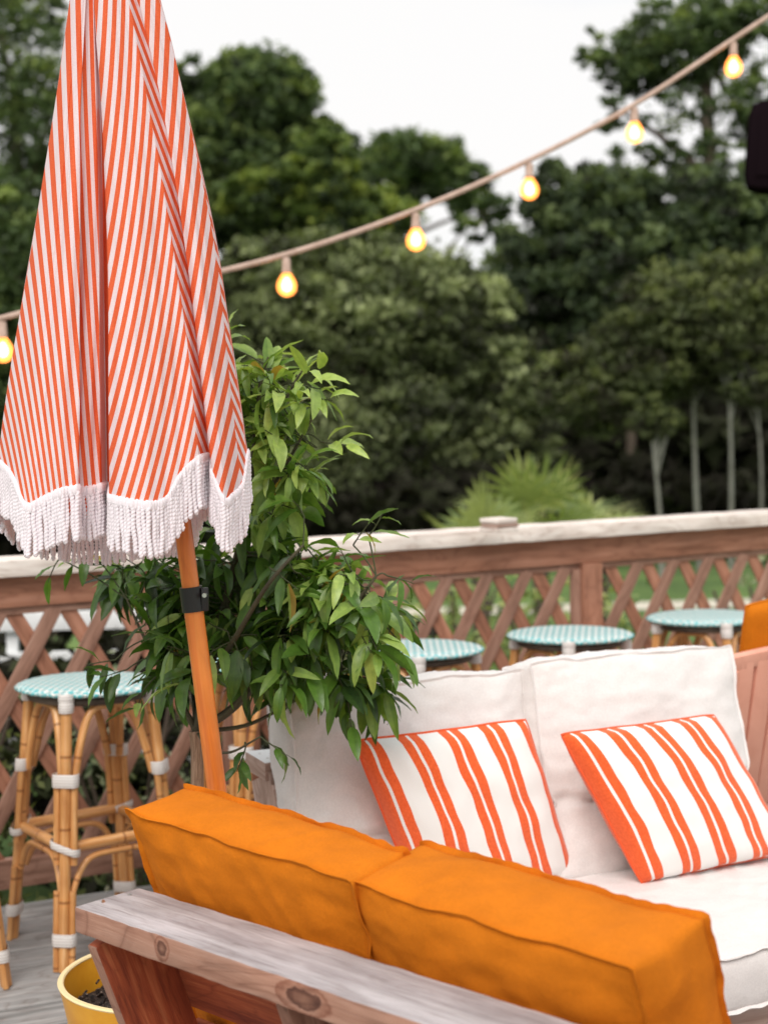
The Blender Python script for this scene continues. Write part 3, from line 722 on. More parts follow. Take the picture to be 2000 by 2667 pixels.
# columns: x at the rows, depth towards the viewer at the hem (m), hem y (px)
cols = [
 ('L',  [AX, 182, 139, 90, 36, -8], .00, 1200),
 ('L1', [AX, 190, 156, 116, 72, 36], .10, 1235),
 ('L2', [AX, 200, 172, 144, 106, 78], .155, 1312),
 ('L3', [AX, 206, 180, 158, 132, 112], .165, 1300),
 ('L4', [AX, 214, 190, 178, 166, 158], .195, 1276),
 ('A',  [AX, 224, 209, 208, 208, 206], .185, 1266),
 ('A2', [AX, 222, 208, 206, 206, 204], .13, 1272),
 ('AB', [AX, 232, 230, 230, 232, 234], .135, 1270),
 ('B',  [AX, 243, 254, 257, 260, 262], .125, 1262),
 ('BD', [AX, 244, 262, 270, 272, 276], .03, 1258),
 ('D0', [AX, 242, 266, 279, 283, 287], .05, 1262),
 ('D',  [AX, 243, 266, 279, 283, 284], .20, 1292),
 ('D1', [AX, 258, 288, 306, 318, 325], .232, 1301),
 ('D2', [AX, 285, 318, 345, 365, 380], .235, 1309),
 ('D3', [AX, 305, 345, 382, 412, 425], .215, 1299),
 ('D4', [AX, 320, 370, 415, 452, 470], .185, 1230),
 ('E',  [AX, 335, 392, 445, 492, 516], .175, 1190),
 ('E1', [AX, 350, 418, 468, 512, 540], .10, 1184),
 ('G0', [AX, 362, 436, 482, 520, 553], .075, 1188),
 ('G',  [AX, 360, 430, 476, 514, 548], .145, 1228),
 ('G1', [AX, 378, 450, 502, 542, 574], .165, 1300),
 ('G2', [AX, 396, 466, 530, 566, 596], .125, 1288),
 ('H',  [AX, 419, 489, 556, 590, 622], .07, 1262),
 ('S0', [AX, 420, 490, 560, 604, 645], .015, 1180),
 ('S',  [AX, 422, 492, 562, 606, 648], -.02, 1180),
 ('K1', [AX, 400, 470, 530, 575, 600], -.12, 1290),
 ('K2', [AX, 370, 425, 470, 500, 530], -.10, 1225),
 ('K3', [AX, 340, 380, 405, 430, 470], -.19, 1318),
 ('K4', [AX, 300, 320, 330, 335, 345], -.16, 1335),
 ('K5', [AX, 270, 265, 255, 245, 240], -.20, 1350),
 ('K6', [AX, 240, 220, 195, 170, 155], -.17, 1335),
 ('K7', [AX, 210, 180, 140, 100, 80], -.13, 1316),
 ('K8', [AX, 190, 150, 105, 55, 20], -.07, 1270),
]
NV = 46; SUB = 6
def cr(a, b_, c, d, t): return .5*((2*b_)+(-a+c)*t+(2*a-5*b_+4*c-d)*t*t+(-a+3*b_-3*c+d)*t**3)
NC = len(cols); sharp = {'A', 'A2', 'B', 'BD', 'D0', 'D', 'E', 'G0', 'G', 'S'}
grid = []; kidx = []
for ci in range(NC):
    for k in range(SUB):
        t = k/SUB; c0, c1, c2, c3 = [cols[(ci+q) % NC] for q in (-1, 0, 1, 2)]
        if c1[0] in sharp: c0 = c1
        if c2[0] in sharp: c3 = c2
        def it(f): return cr(f(c0), f(c1), f(c2), f(c3), t)
        xs = [it(lambda c: c[1][r]) for r in range(6)]; dp = it(lambda c: c[2]); yb = it(lambda c: c[3])
        col = []
        for j in range(NV+1):
            v = (j/NV)**.9; y = -505+v*(yb+505)
            x = float(np.interp(y, ROW, xs)) if y <= 1200 else xs[5]+(xs[5]-xs[4])/300*(y-1200)
            # smooth the polyline of rows a little
            if -300 < y < 1150: x = (x+float(np.interp(y-90, ROW, xs))+float(np.interp(y+90 if y+90 <= 1200 else 1200, ROW, xs)))/3
            fr = (y+510)/1800; dep = dp*fr**1.0*(.72+.28*fr)+(.004*math.sin(ci*2+k*.9+y*.006)+.010*noise.noise(Vector((x*.022, y*.0035, ci*.15)))+.004*noise.noise(Vector((x*.06, y*.012, 4))))*fr
            x += 1.2*math.sin(y*.011+ci*1.7)*fr
            col.append((x, y, atY(x, y, UY-dep)))
        grid.append(col); kidx.append(ci)
NG = len(grid)
names = [c[0] for c in cols]
PITCH = .0178
# stripe coordinate: arc length from a reference column of each gore, plus a drift with height
def integ(y, s0, s1): yy = y; return s0*yy+(s1-s0)*yy*yy/2400
def XC(n, y):
    c = cols[names.index(n)]; return float(np.interp(y, ROW, c[1]))
def sl(y, a, c): y = max(y, -300); return a*y+(c-a)*y*abs(y)/2400
def g_left(x, y):
    w = max(0, (206-x)/100); return (x-75*(max(0, y)/1200)**2.6*(.55+.75*w**1.4)-sl(y, .02, .06))/28
def g_ab(x, y): return (x-sl(y, .02, .09))/21
def g_bd(x, y): return (x-sl(y, .01, .02))/30+.3
def g_de(x, y):
    u = (x-XC('D', y))/max(20, XC('E', y)-XC('D', y)); return (x+sl(y, .05, .30))/27+(x-XC('D', y))*u*.14/27
def g_eg(x, y): return (x-sl(y, .38, .36))/17
def g_gh(x, y): return (x+sl(y, .02, .26))/27
def g_hs(x, y): return (x-sl(y, .42, .42))/16
gores = [('K8', 'L', None, 0), ('L', 'A', g_left, 0), ('A', 'B', g_ab, 0), ('B', 'D', g_bd, 0), ('D', 'E', g_de, 0), ('E', 'G0', g_eg, 0), ('G0', 'G', g_gh, 0), ('G', 'H', g_gh, 0), ('H', 'S0', g_hs, 0),
         ('S0', 'K2', None, .1), ('K2', 'K5', None, -.1), ('K5', 'K8', None, -.1)]
b = MB(); VI = {}
for i in range(NG):
    for j in range(NV+1): VI[(i, j)] = len(b.v); b.v.append(tuple(lo3(grid[i][j][2])))
for (a, e, fn, drift) in gores:
    ia = names.index(a)*SUB; ie = names.index(e)*SUB
    if a == 'K8': ia -= NG
    arc = {}
    def g(ii, jj):
        x, y, _ = grid[ii % NG][jj]
        if fn: return fn(x, y)+40
        if (ii, jj) not in arc: arc[(ii, jj)] = 0 if ii == ia else g(ii-1, jj)+(grid[ii % NG][jj][2]-grid[(ii-1) % NG][jj][2]).length/PITCH
        return arc[(ii, jj)]
    for j in range(NV):
        for i in range(ia, ie):
            f = [(i, j), (i, j+1), (i+1, j+1), (i+1, j)]
            b.f.append([VI[(p % NG, q)] for p, q in f]); b.uv += [(g(p, q)+drift*grid[p % NG][q][1]/24, q/NV) for p, q in f]; b.mi.append(0)
co = b.build('canopy', M['canopy'], um, angle=180)
# heading tape and cords along the hem
hem = [grid[i][NV][2] for i in range(NG)]; pts = hem+[hem[0]]
cum = [0]
for i in range(NG): cum.append(cum[-1]+(pts[i+1]-pts[i]).length)
def hemat(s):
    s = s % cum[-1]; i = max(0, int(np.searchsorted(cum, s))-1); i = min(i, NG-1); t = (s-cum[i])/max(1e-9, cum[i+1]-cum[i])
    return pts[i].lerp(pts[i+1], t), i
axc = sum(hem, Vector())/len(hem)
b = MB(); n = int(cum[-1]/.0016); vs = []
for i in range(n):
    p, _ = hemat(i*cum[-1]/n); p2, _ = hemat((i+1)*cum[-1]/n); tg = (p2-p).normalized(); nr = Vector((tg.y, -tg.x, 0)).normalized()
    if nr.dot(Vector((p.x-axc.x, p.y-axc.y, 0))) < 0 and False: nr = -nr
    rib = .0012*math.cos(i*1.57)
    for dz, ww in ((.003+.0018*(i % 6 < 3), .0014), (.001, .0035+rib), (-.011, .0038+rib), (-.015, .002)):
        vs.append(lo3(p+Vector((0, 0, dz))+nr*ww))
    for dz, ww in ((-.015, .002), (-.011, .0038+rib), (.001, .0035+rib), (.003, .0014)):
        vs.append(lo3(p+Vector((0, 0, dz))-nr*ww))
fs = [[i*8+k, ((i+1) % n)*8+k, ((i+1) % n)*8+(k+1) % 8, i*8+(k+1) % 8] for i in range(n) for k in range(8)]
b.add(vs, fs); fr = b.build('fringe_tape', M['fringe'], um, angle=60)
ncord = int(cum[-1]/.0098); cords = []
for i in range(ncord):
    s = (i+.5)*cum[-1]/ncord+random.uniform(-.0012, .0012); p, gi = hemat(s); cords.append((p, gi))
def cord(b, p, seed):
    rnd = random.Random(seed); L = .090+rnd.uniform(-.003, .0035); sw = rnd.uniform(-.005, .005); sy = rnd.uniform(-.004, .004)
    path = []
    for k in range(60):
        t = k/59; path.append(lo3(p)+Vector((sw*t*t+.0009*math.sin(t*9+seed), sy*t*t, -.009-L*t)))
    b.tube(path, lambda t: .0045*(1 if t < .9 else math.sqrt(max(.02, 1-((t-.9)/.105)**2))*1.08), 10, lobes=2, twist=880, depth=.15)
cords.sort(key=lambda c: c[0].y)
for i, (p, gi) in enumerate(cords[:100]):
    b = MB(); cord(b, p, i); b.build('cord', M['fringe'], fr, angle=180)
b = MB()
for i, (p, gi) in enumerate(cords[100:]): cord(b, p, i+500)
if b.v: tag(b.build('cord', M['fringe'], fr, angle=180), kind='stuff')

# ------------------------------------------------------------------ potted citrus tree
TY = 3.50
pot_c = atY(432, 2535, 3.42)
PR = 282/4200*3.42
pt_ = thing('plant_pot', 'round yellow glazed plant pot on the deck behind the near sofa', 'plant pot', (pot_c.x, pot_c.y, 0))
zr = pot_c.z
b = MB(); b.lathe([(0, .0), (PR*.72, .0), (PR*.75, .01), (PR*.97, zr-.03), (PR, zr-.006)], 64); b.lathe([(PR-.011, zr-.006), (PR-.016, zr-.05), (PR*.9, zr-.2)], 64); b.build('body', M['pot'], pt_)
b = MB(); b.lathe([(PR, zr-.006), (PR+.0015, zr-.003), (PR-.001, zr), (PR-.010, zr), (PR-.0125, zr-.003), (PR-.011, zr-.006)], 64); b.build('rim', M['pot_rim'], pt_)
b = MB(); rr_ = [0, .05, .09, .13, .17, .20, PR*.92]
vs = []; fs = []
for i, r in enumerate(rr_):
    for k in range(40):
        th = 2*math.pi*k/40; z = zr-.075+noise.noise(Vector((math.cos(th)*r*30, math.sin(th)*r*30, 3)))*.012+.02*(1-r/PR)
        vs.append((r*math.cos(th), r*math.sin(th), z))
for i in range(len(rr_)-1):
    for k in range(40): fs.append([i*40+k, i*40+(k+1) % 40, (i+1)*40+(k+1) % 40, (i+1)*40+k])
b.add(vs, fs)
for i in range(260):
    th = random.random()*6.283; r = PR*.9*math.sqrt(random.random())
    b.box(TR(r*math.cos(th), r*math.sin(th), zr-.066+random.random()*.014, rx=random.random()*3, ry=random.random()*1.5, rz=random.random()*6), random.uniform(.01, .028), random.uniform(.004, .01), .004, 0)
b.build('soil', M['soil'], pt_)

tb = Vector((pot_c.x+.045, pot_c.y+.05, zr-.08))
ct = thing('citrus_tree', 'small leafy citrus tree with long drooping green leaves, behind the umbrella pole', 'tree', tb)
fork = atY(512, 1905, TY)
trunk_pts = smoothpath([tb, tb.lerp(fork, .5)+Vector((.006, 0, 0)), atY(514, 2030, TY-.01), fork], 6)
b = MB(); tk = [Vector(p)-tb for p in trunk_pts]; b.tube(tk, lambda t: .0165-.003*t+.004*max(0, t-.85)/.15, 14)
b.build('trunk', M['citrus_bark'], ct); b = MB()
limbs = []
def limb(pts, r0, r1):
    P = smoothpath(pts, 6); b.tube([p-tb for p in P], lambda t: r0+(r1-r0)*t, 8); limbs.append(P); return P
Y_ = TY
limb([fork, atY(540, 1760, Y_+.03), atY(590, 1560, Y_+.05), atY(640, 1350, Y_+.03), atY(665, 1150, Y_), atY(680, 990, Y_), atY(700, 930, Y_)], .013, .003)
limb([fork, atY(600, 1850, Y_-.02), atY(690, 1760, Y_-.06), atY(800, 1660, Y_-.08), atY(900, 1600, Y_-.1), atY(980, 1500, Y_-.1)], .011, .003)
limb([fork, atY(470, 1830, Y_), atY(420, 1740, Y_), atY(370, 1650, Y_+.04), atY(330, 1560, Y_+.06)], .008, .002)
limb([fork, atY(545, 1780, Y_-.06), atY(620, 1650, Y_-.14), atY(700, 1520, Y_-.17), atY(790, 1420, Y_-.15)], .009, .003)
limb([fork, atY(500, 1780, Y_+.1), atY(450, 1640, Y_+.14), atY(400, 1500, Y_+.15)], .008, .003)
limb([fork, atY(640, 1890, Y_+.05), atY(760, 1830, Y_+.08), atY(880, 1760, Y_+.07)], .006, .002)
limb([atY(640, 1350, Y_+.03), atY(720, 1250, Y_-.03), atY(790, 1130, Y_-.05), atY(830, 1060, Y_-.05)], .005, .002)
limb([atY(665, 1150, Y_), atY(720, 1080, Y_-.02), atY(765, 1000, Y_-.02), atY(790, 960, Y_)], .004, .002)
limb([fork, atY(545, 1950, Y_-.1), atY(600, 1960, Y_-.16), atY(668, 1925, Y_-.18)], .004, .002)
b.build('branches', M['limb'], ct)
LB = MB(); TB = MB(); nleaf = 0
def leaf(p, d, L, W, tint, roll=0, curl=.25):
    """one leaf blade from stalk point p heading d, folded on the midrib and drooping"""
    d = d.normalized(); up = Vector((0, 0, 1)); s = d.cross(up)
    if s.length < .1: s = Vector((1, 0, 0))
    s.normalize(); s = Matrix.Rotation(roll, 3, d) @ s; nn = s.cross(d).normalized()
    n = 7; vs = []; c = p.copy(); dd_ = d.copy(); st = L*.08
    for i in range(n+1):
        t = i/n; wv = W*.5*(math.sin(math.pi*min(1, (t*.93+.02)**.78))**.85)*(1-.25*t); wv = max(wv, .0006)
        if i == n: wv = .0002
        fold = .32
        vs += [c+s*wv+nn*wv*fold+nn*.0012*math.sin(t*17+tint*40), c, c-s*wv+nn*wv*fold-nn*.0012*math.sin(t*15+tint*30)]
        dd_ = (dd_-nn*curl/n*1.2+Vector((0, 0, -.5*curl/n))).normalized(); nn = s.cross(dd_).normalized(); c = c+dd_*(L/n)
    fs = []; uv = []
    for i in range(n):
        a = i*3
        fs += [[a, a+3, a+4, a+1], [a+1, a+4, a+5, a+2]]
        e = .05 if i % 2 else 0
        uv += [[(min(1, tint), i/n)]*4, [(min(1, max(0, tint-.07)), i/n)]*4]
    LB.add([v-tb for v in vs], fs, uv)
    # two-sided light midrib comes from the fold; petiole
def twig(p0, d, L, nl, Lf, tint, spread=1.0):
    global nleaf
    d = d.normalized(); P = [p0]; c = p0.copy(); dd_ = d.copy(); m = 8
    for i in range(m):
        dd_ = (dd_+Vector((random.gauss(0, .08), random.gauss(0, .08), random.gauss(-.03, .06)))).normalized(); c = c+dd_*(L/m); P.append(c.copy())
    TB.tube([q-tb for q in P], lambda t: .0019-.0009*t, 5)
    for i in range(nl):
        t = .18+.82*(i+.3)/nl; q = t*m; k = min(m-1, int(q)); pos = P[k].lerp(P[k+1], q-k); ax = (P[k+1]-P[k]).normalized()
        a = i*2.4+random.gauss(0, .3); s = ax.orthogonal().normalized(); s = Matrix.Rotation(a, 3, ax) @ s
        dr = (ax*(.35+.4*t)+s*.85*spread+Vector((0, -.12, -.55*random.uniform(-.3, 1.4)+(.45 if p0.z > 1.36 else 0)))).normalized()
        ll = Lf*random.uniform(.7, 1.15)*(1 if t < .9 else .75)
        st = pos+dr*.007; TB.tube([pos-tb, st-tb], .0008, 4)
        leaf(st, dr, ll, ll*random.uniform(.24, .40), (min(.97, max(0, tint+random.gauss(0, .17))) if random.random() > .03 else .995), random.gauss(0, .45), random.uniform(.15, .9)); nleaf += 1
def nearest(p):
    best = None
    for P in limbs:
        for q in P:
            dsq = (q-p).length_squared
            if best is None or dsq < best[0]: best = (dsq, q)
    return best[1]
PX2M = TY/4200
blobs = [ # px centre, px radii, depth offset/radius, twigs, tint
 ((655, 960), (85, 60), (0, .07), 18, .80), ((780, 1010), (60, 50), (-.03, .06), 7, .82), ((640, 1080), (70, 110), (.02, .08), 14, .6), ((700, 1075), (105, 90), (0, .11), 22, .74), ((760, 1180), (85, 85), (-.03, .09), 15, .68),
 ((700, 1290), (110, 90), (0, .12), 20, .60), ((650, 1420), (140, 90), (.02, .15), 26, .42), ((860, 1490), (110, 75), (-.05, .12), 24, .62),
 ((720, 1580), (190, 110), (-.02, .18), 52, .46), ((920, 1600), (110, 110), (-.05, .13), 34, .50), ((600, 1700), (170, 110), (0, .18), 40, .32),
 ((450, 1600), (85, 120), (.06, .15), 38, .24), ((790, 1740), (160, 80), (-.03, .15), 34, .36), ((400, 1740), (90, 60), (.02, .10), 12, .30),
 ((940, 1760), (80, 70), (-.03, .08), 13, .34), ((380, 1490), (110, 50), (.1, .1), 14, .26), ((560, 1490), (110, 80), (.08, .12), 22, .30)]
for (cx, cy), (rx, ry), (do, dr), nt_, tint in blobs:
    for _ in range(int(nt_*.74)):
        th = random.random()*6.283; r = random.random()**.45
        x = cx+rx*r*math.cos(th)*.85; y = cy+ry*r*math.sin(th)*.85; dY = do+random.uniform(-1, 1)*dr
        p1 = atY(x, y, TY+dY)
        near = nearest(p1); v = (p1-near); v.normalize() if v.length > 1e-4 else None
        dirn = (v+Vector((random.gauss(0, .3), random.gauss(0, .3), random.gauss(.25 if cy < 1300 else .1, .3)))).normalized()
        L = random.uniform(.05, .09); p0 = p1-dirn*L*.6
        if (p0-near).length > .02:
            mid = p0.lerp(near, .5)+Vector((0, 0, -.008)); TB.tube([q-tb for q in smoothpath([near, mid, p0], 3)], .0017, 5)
        hy = max(0, min(1, (TY+dY-3.2)/.5))  # leaves farther back get a darker tint, as shade inside the crown
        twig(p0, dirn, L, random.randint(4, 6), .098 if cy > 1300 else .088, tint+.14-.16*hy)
# hand-set sprays that break the outline
for (x, y, yy, dx, dz, tint, Lf, nl) in [(770, 985, 0, .8, .35, .9, .075, 4), (800, 1040, -.05, .9, .1, .85, .08, 4), (835, 1150, -.05, .8, -.1, .8, .075, 5), (585, 905, 0, .3, .9, .9, .06, 5),
    (920, 1420, -.08, .5, .9, .75, .07, 4), (960, 1400, -.05, .4, .9, .72, .07, 3), (1010, 1500, -.1, .9, -.1, .6, .065, 4), (1030, 1660, -.1, .4, -.8, .5, .075, 5), (905, 1830, -.08, .1, -1, .4, .085, 3),
    (690, 1930, -.18, .5, -.2, .4, .075, 4), (640, 1940, -.16, 0, -.6, .28, .07, 5), (240, 1440, .1, -.7, -.3, .45, .07, 3), (155, 1455, .1, -.5, -.6, .62, .08, 2), (330, 1745, .0, -.8, -.2, .35, .075, 5), (380, 1790, -.02, -.4, -.5, .35, .07, 4), (300, 1720, .02, -.9, 0, .4, .075, 3)]:
    p = atY(x, y, TY+yy); near = nearest(p); TB.tube([q-tb for q in smoothpath([near, near.lerp(p, .5)+Vector((0, 0, .006)), p], 3)], .0018, 5)
    twig(p, Vector((dx, -.25, dz)), .06, nl, Lf, tint)
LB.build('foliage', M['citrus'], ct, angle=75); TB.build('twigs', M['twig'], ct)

# ------------------------------------------------------------------ string lights
bul = [((u_, v_-14), y_) for (u_, v_), y_ in [((-330, 965), 5.6), ((5, 842), 5.75), ((365, 768), 5.9), ((745, 676), 6.1), ((1082, 560), 6.3), ((1378, 430), 6.5), ((1652, 285), 6.7), ((1910, 115), 6.9), ((2160, -50), 7.1)]]
top = [atY(u, v, Y) for (u, v), Y in bul]
sl_o = thing('string_lights', 'string of amber glass bulbs hanging on a tan cord across the trees', 'string lights', top[0])
path = smoothpath(top, 8)
b = MB(); b.tube([p-top[0] for p in path], .0105, 8); b.build('cable', M['cable'], sl_o)
bp_ = None
for i, p in enumerate(top):
    b = MB(); b.lathe([(0, -.012), (.013, -.012), (.016, -.022), (.016, -.058), (.019, -.062), (.017, -.070), (0, -.070)], 14, center=p-top[0]); so_ = b.build('socket', M['cable'], sl_o)
    pr = [(.0, -.064), (.013, -.066), (.020, -.075), (.034, -.098), (.0385, -.118), (.035, -.137), (.023, -.151), (.009, -.157), (0, -.158)]
    b = MB(); b.lathe(pr, 18, center=p-top[0]); bo = b.build('bulb', M['glow'], sl_o, angle=180)
    b = MB(); b.lathe([(0, -.082), (.009, -.088), (.017, -.103), (.020, -.117), (.016, -.133), (0, -.141)], 10, center=p-top[0]); b.build('filament', M['filament'], bo, angle=180)
# speaker on its post at the right edge
spc = atY(2040, 385, 9.0)
sp = thing('loudspeaker', 'matt black rounded loudspeaker at the right edge, high against the pines', 'speaker', spc, R(-15))
b = MB(); b.box(TR(0, 0, 0, ry=R(4)), .40, .30, .50, .09); b.box(TR(.22, .03, .0), .30, .14, .14, .01); b.build('body', M['speaker'], sp)
b = MB(); b.box(TR(-.0, -.152, 0, ry=R(4)), .26, .008, .34, .002); b.build('grille', M['speaker'], sp)
board('light_post', TR(spc.x+.36, spc.y+.10, 1.5) @ Matrix.Rotation(R(90), 4, 'Y'), 4.1, .12, .12, M['fence_red'], None)
o = bpy.context.scene.objects[-1]
for o in C.objects:
    if o.name == 'light_post': tag(o, 'tall wooden post just outside the right edge that carries the black speaker', 'post')

# ------------------------------------------------------------------ trees and shrubs behind
def crown(blobs, nclump, nleaf_, size, seed, fill=.25, tintamp=.32, elong=1.0, hollow=.75):
    """blobs: (centre, radii, weight). leaf-sized faces gathered in clumps over lumpy lobes"""
    rg = np.random.default_rng(seed); Vs = []; Fs = []; T = []
    wts = np.array([x[2] for x in blobs], float); wts /= wts.sum()
    for (c, r, _), wt in zip(blobs, wts):
        nc = max(3, int(nclump*wt*2.2)); nl = int(nleaf_*wt/nc)
        dr = rg.normal(size=(nc, 3)); dr /= np.linalg.norm(dr, axis=1)[:, None]
        rad = hollow+(1.02-hollow)*rg.random(nc); inner = rg.random(nc) < fill; rad[inner] *= rg.random(inner.sum())**.5
        cc = np.array(c)+dr*np.array(r)*rad[:, None]
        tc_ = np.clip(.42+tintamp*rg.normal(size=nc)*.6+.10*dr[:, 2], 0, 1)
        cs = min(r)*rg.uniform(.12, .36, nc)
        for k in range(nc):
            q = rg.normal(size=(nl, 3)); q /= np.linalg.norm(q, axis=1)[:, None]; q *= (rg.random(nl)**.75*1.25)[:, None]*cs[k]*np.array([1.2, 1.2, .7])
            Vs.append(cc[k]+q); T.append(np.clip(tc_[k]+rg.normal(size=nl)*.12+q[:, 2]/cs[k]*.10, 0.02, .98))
    P = np.concatenate(Vs); T = np.concatenate(T); n = len(P)
    a = rg.normal(size=(n, 3)); a /= np.linalg.norm(a, axis=1)[:, None]; b_ = np.cross(a, rg.normal(size=(n, 3))); b_ /= np.linalg.norm(b_, axis=1)[:, None]
    s = size*rg.uniform(.6, 1.35, n)[:, None]
    V = np.stack([P-a*s*elong, P+b_*s*.45, P+a*s*elong, P-b_*s*.45], 1).reshape(-1, 3)
    return V, T
def leafmesh(name, V, T, m, parent, org):
    n = len(T); me = bpy.data.meshes.new(name); me.vertices.add(4*n); me.vertices.foreach_set('co', (V-np.array(org)).astype(np.float32).ravel())
    me.loops.add(4*n); me.loops.foreach_set('vertex_index', np.arange(4*n, dtype=np.int32)); me.polygons.add(n)
    me.polygons.foreach_set('loop_start', np.arange(0, 4*n, 4, dtype=np.int32)); me.polygons.foreach_set('loop_total', np.full(n, 4, dtype=np.int32))
    l = me.uv_layers.new(name='UVMap'); uv = np.zeros((4*n, 2), np.float32); uv[:, 0] = np.repeat(T, 4); uv[:, 1] = .5; l.data.foreach_set('uv', uv.ravel())
    me.update(); me.validate(); me.materials.append(m); o = bpy.data.objects.new(name, me); C.objects.link(o)
    if parent: o.parent = parent
    return o
GZ = -.5
def tree(label, cat, Y, pxblobs, m, nclump, nl, size, seed, trunks=None, bark='bark', name='tree', group=None, dr=.8, extra=None, **k):
    """pxblobs: lobes (u, v, ru, rv, weight) as seen at distance Y"""
    bl = []
    for (u, v, ru, rv, wt, *dy) in pxblobs:
        yy = Y+(dy[0] if dy else 0); s = yy/4200; c = atY(u, v, yy); bl.append((tuple(c), (ru*s, max(ru, rv)*s*dr, rv*s), wt))
    tr = trunks or [(pxblobs[0][0], pxblobs[0][1], None, .16)]
    u0 = tr[0][2] if tr[0][2] is not None else tr[0][0]
    g0 = atY(u0, 1200, Y); base_ = Vector((g0.x, Y, GZ))
    t = thing(name, label, cat, base_, 0, group)
    b = MB()
    for (u, v, ub, r) in tr:
        topp = atY(u, v, Y); bb = atY(ub if ub is not None else u, 1200, Y); bb = Vector((bb.x, Y, GZ-.05))
        mid = bb.lerp(topp, .5)+Vector((random.uniform(-.02, .02)*Y*.2, 0, 0))
        P = smoothpath([bb-base_, mid-base_, topp-base_], 6); b.tube(P, lambda q: r*(1-.65*q), 8)
        for q in range(5):
            tt = random.uniform(.7 if bark == 'bark_pale' else .45, .95); i0 = int(tt*(len(P)-1)); s0 = P[i0]; c, rr2, _ = random.choice(bl)
            e = Vector(c)-base_+Vector((random.uniform(-.6, .6)*rr2[0], random.uniform(-.5, .5)*rr2[1], random.uniform(-.2, .6)*rr2[2]))
            b.tube(smoothpath([s0, s0.lerp(e, .5)+Vector((0, 0, .05*(e-s0).length)), e], 4), lambda q_: r*.38*(1-.8*q_), 6)
    b.build('trunk', M[bark], t)
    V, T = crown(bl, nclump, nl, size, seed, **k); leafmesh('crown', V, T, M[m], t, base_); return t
BG = 'trees beyond the lawn'
tree('tall dark tree at the upper left, sky showing through its leaves, left of the umbrella', 'tree', 34,
     [(20, 300, 190, 330, 3), (-110, 120, 220, 300, 2), (120, 420, 130, 260, 2), (60, 40, 120, 90, .9), (300, 420, 200, 300, 2)], 'pine_leaf', 240, 23000, .075, 11, [(40, 200, 30, .3)], dr=.6, fill=.3)
tree('round-topped green pine rising just right of the umbrella', 'tree', 44,
     [(650, 255, 165, 115, 2.6), (560, 400, 190, 170, 2.2), (760, 400, 130, 110, 1.5), (850, 400, 80, 95, 1), (650, 540, 220, 110, 2), (500, 260, 80, 110, .8), (860, 520, 100, 80, 1)], 'pine_leaf', 330, 60000, .135, 12, [(650, 350, 640, .35)], dr=.7)
tree('small far tree with sky gaps, between the two pines', 'tree', 62,
     [(1080, 420, 140, 80, 2), (1180, 470, 90, 60, 1), (1000, 470, 120, 90, 1.5), (1250, 560, 80, 70, .6)], 'pine_leaf', 120, 15000, .17, 13, [(1080, 450, 1085, .3)], fill=.2)
tree('bright green bush-topped tree below the round pine', 'tree', 36,
     [(690, 520, 130, 80, 1.2), (850, 430, 80, 90, .9), (880, 560, 130, 90, 1.5), (1000, 570, 100, 80, 1), (760, 470, 90, 60, .7)], 'bright_leaf', 120, 20000, .10, 14, [(850, 600, 850, .2)], tintamp=.5)
tree('big rounded olive-green oak in the middle behind the string lights', 'tree', 22,
     [(980, 880, 300, 250, 4), (820, 800, 240, 190, 2.5), (1160, 860, 190, 180, 2), (1260, 1010, 170, 170, 2), (640, 760, 130, 130, 1.5), (1330, 1120, 140, 150, 1.2), (900, 1150, 400, 220, 3), (600, 1000, 160, 260, 1.5)], 'olive_leaf', 520, 95000, .062, 15, [(950, 900, 940, .22), (1200, 1000, 1180, .14)], dr=.6, fill=.2, tintamp=.5)
tree('tall pine at the upper right with bright sky gaps, behind the topmost bulbs', 'tree', 30,
     [(1760, 110, 170, 110, 2.2), (1650, 170, 110, 80, 1), (1900, 60, 150, 90, 1.2), (1590, 290, 60, 50, .16), (1780, 310, 210, 110, .55), (1960, 330, 110, 140, .5), (1850, 430, 190, 60, .4), (1700, 420, 130, 60, .25), (1540, 130, 50, 50, .15), (2100, 200, 150, 250, .8)], 'pine_leaf', 200, 23000, .070, 16, [(1830, 60, 1850, .25)], fill=.3)
tree('broad dark green tree on the right below the tall pine', 'tree', 26,
     [(1560, 560, 160, 130, 2), (1750, 560, 220, 130, 2.5), (1480, 700, 150, 160, 1.5), (1940, 620, 200, 180, 2), (1650, 760, 260, 200, 3), (1420, 500, 70, 80, .5), (1360, 720, 120, 130, 1.2), (1290, 800, 100, 90, .8)], 'deep_leaf', 420, 62000, .080, 17, [(1640, 600, 1640, .10)], fill=.3, tintamp=.45)
tree('brownish green airy tree low on the right, its pale thin trunk showing', 'tree', 18,
     [(1850, 800, 220, 130, 2), (1700, 920, 170, 120, 1.6), (1960, 930, 150, 120, 1.4), (1560, 1000, 150, 130, 1.5)], 'brown_leaf', 260, 34000, .050, 18, [(1800, 850, 1822, .036)], 'bark_pale', fill=.2, tintamp=.5)
tree('thin pale-trunked sapling, leftmost of the pale stems at the right', 'tree', 16, [(1690, 1080, 60, 60, 1), (1730, 1110, 50, 40, .6)], 'brown_leaf', 24, 1500, .035, 19, [(1700, 1150, 1722, .034)], 'bark_pale')
tree('slender pale-trunked tree at the far right of the wood edge', 'tree', 17.5, [(1900, 880, 110, 80, 1), (1960, 1000, 80, 60, .7)], 'brown_leaf', 50, 4000, .038, 20, [(1895, 900, 1902, .032), (1965, 950, 1975, .022)], 'bark_pale')
tree('dark leafy tree low at the left edge under the tall one', 'tree', 24, [(-40, 560, 160, 130, 1), (30, 760, 150, 200, 1.6), (-60, 1000, 160, 260, 1.6), (60, 1200, 160, 240, 1.6), (300, 1000, 260, 350, 2.5)], 'pine_leaf', 260, 36000, .075, 21, [(30, 800, 40, .15)], fill=.4)
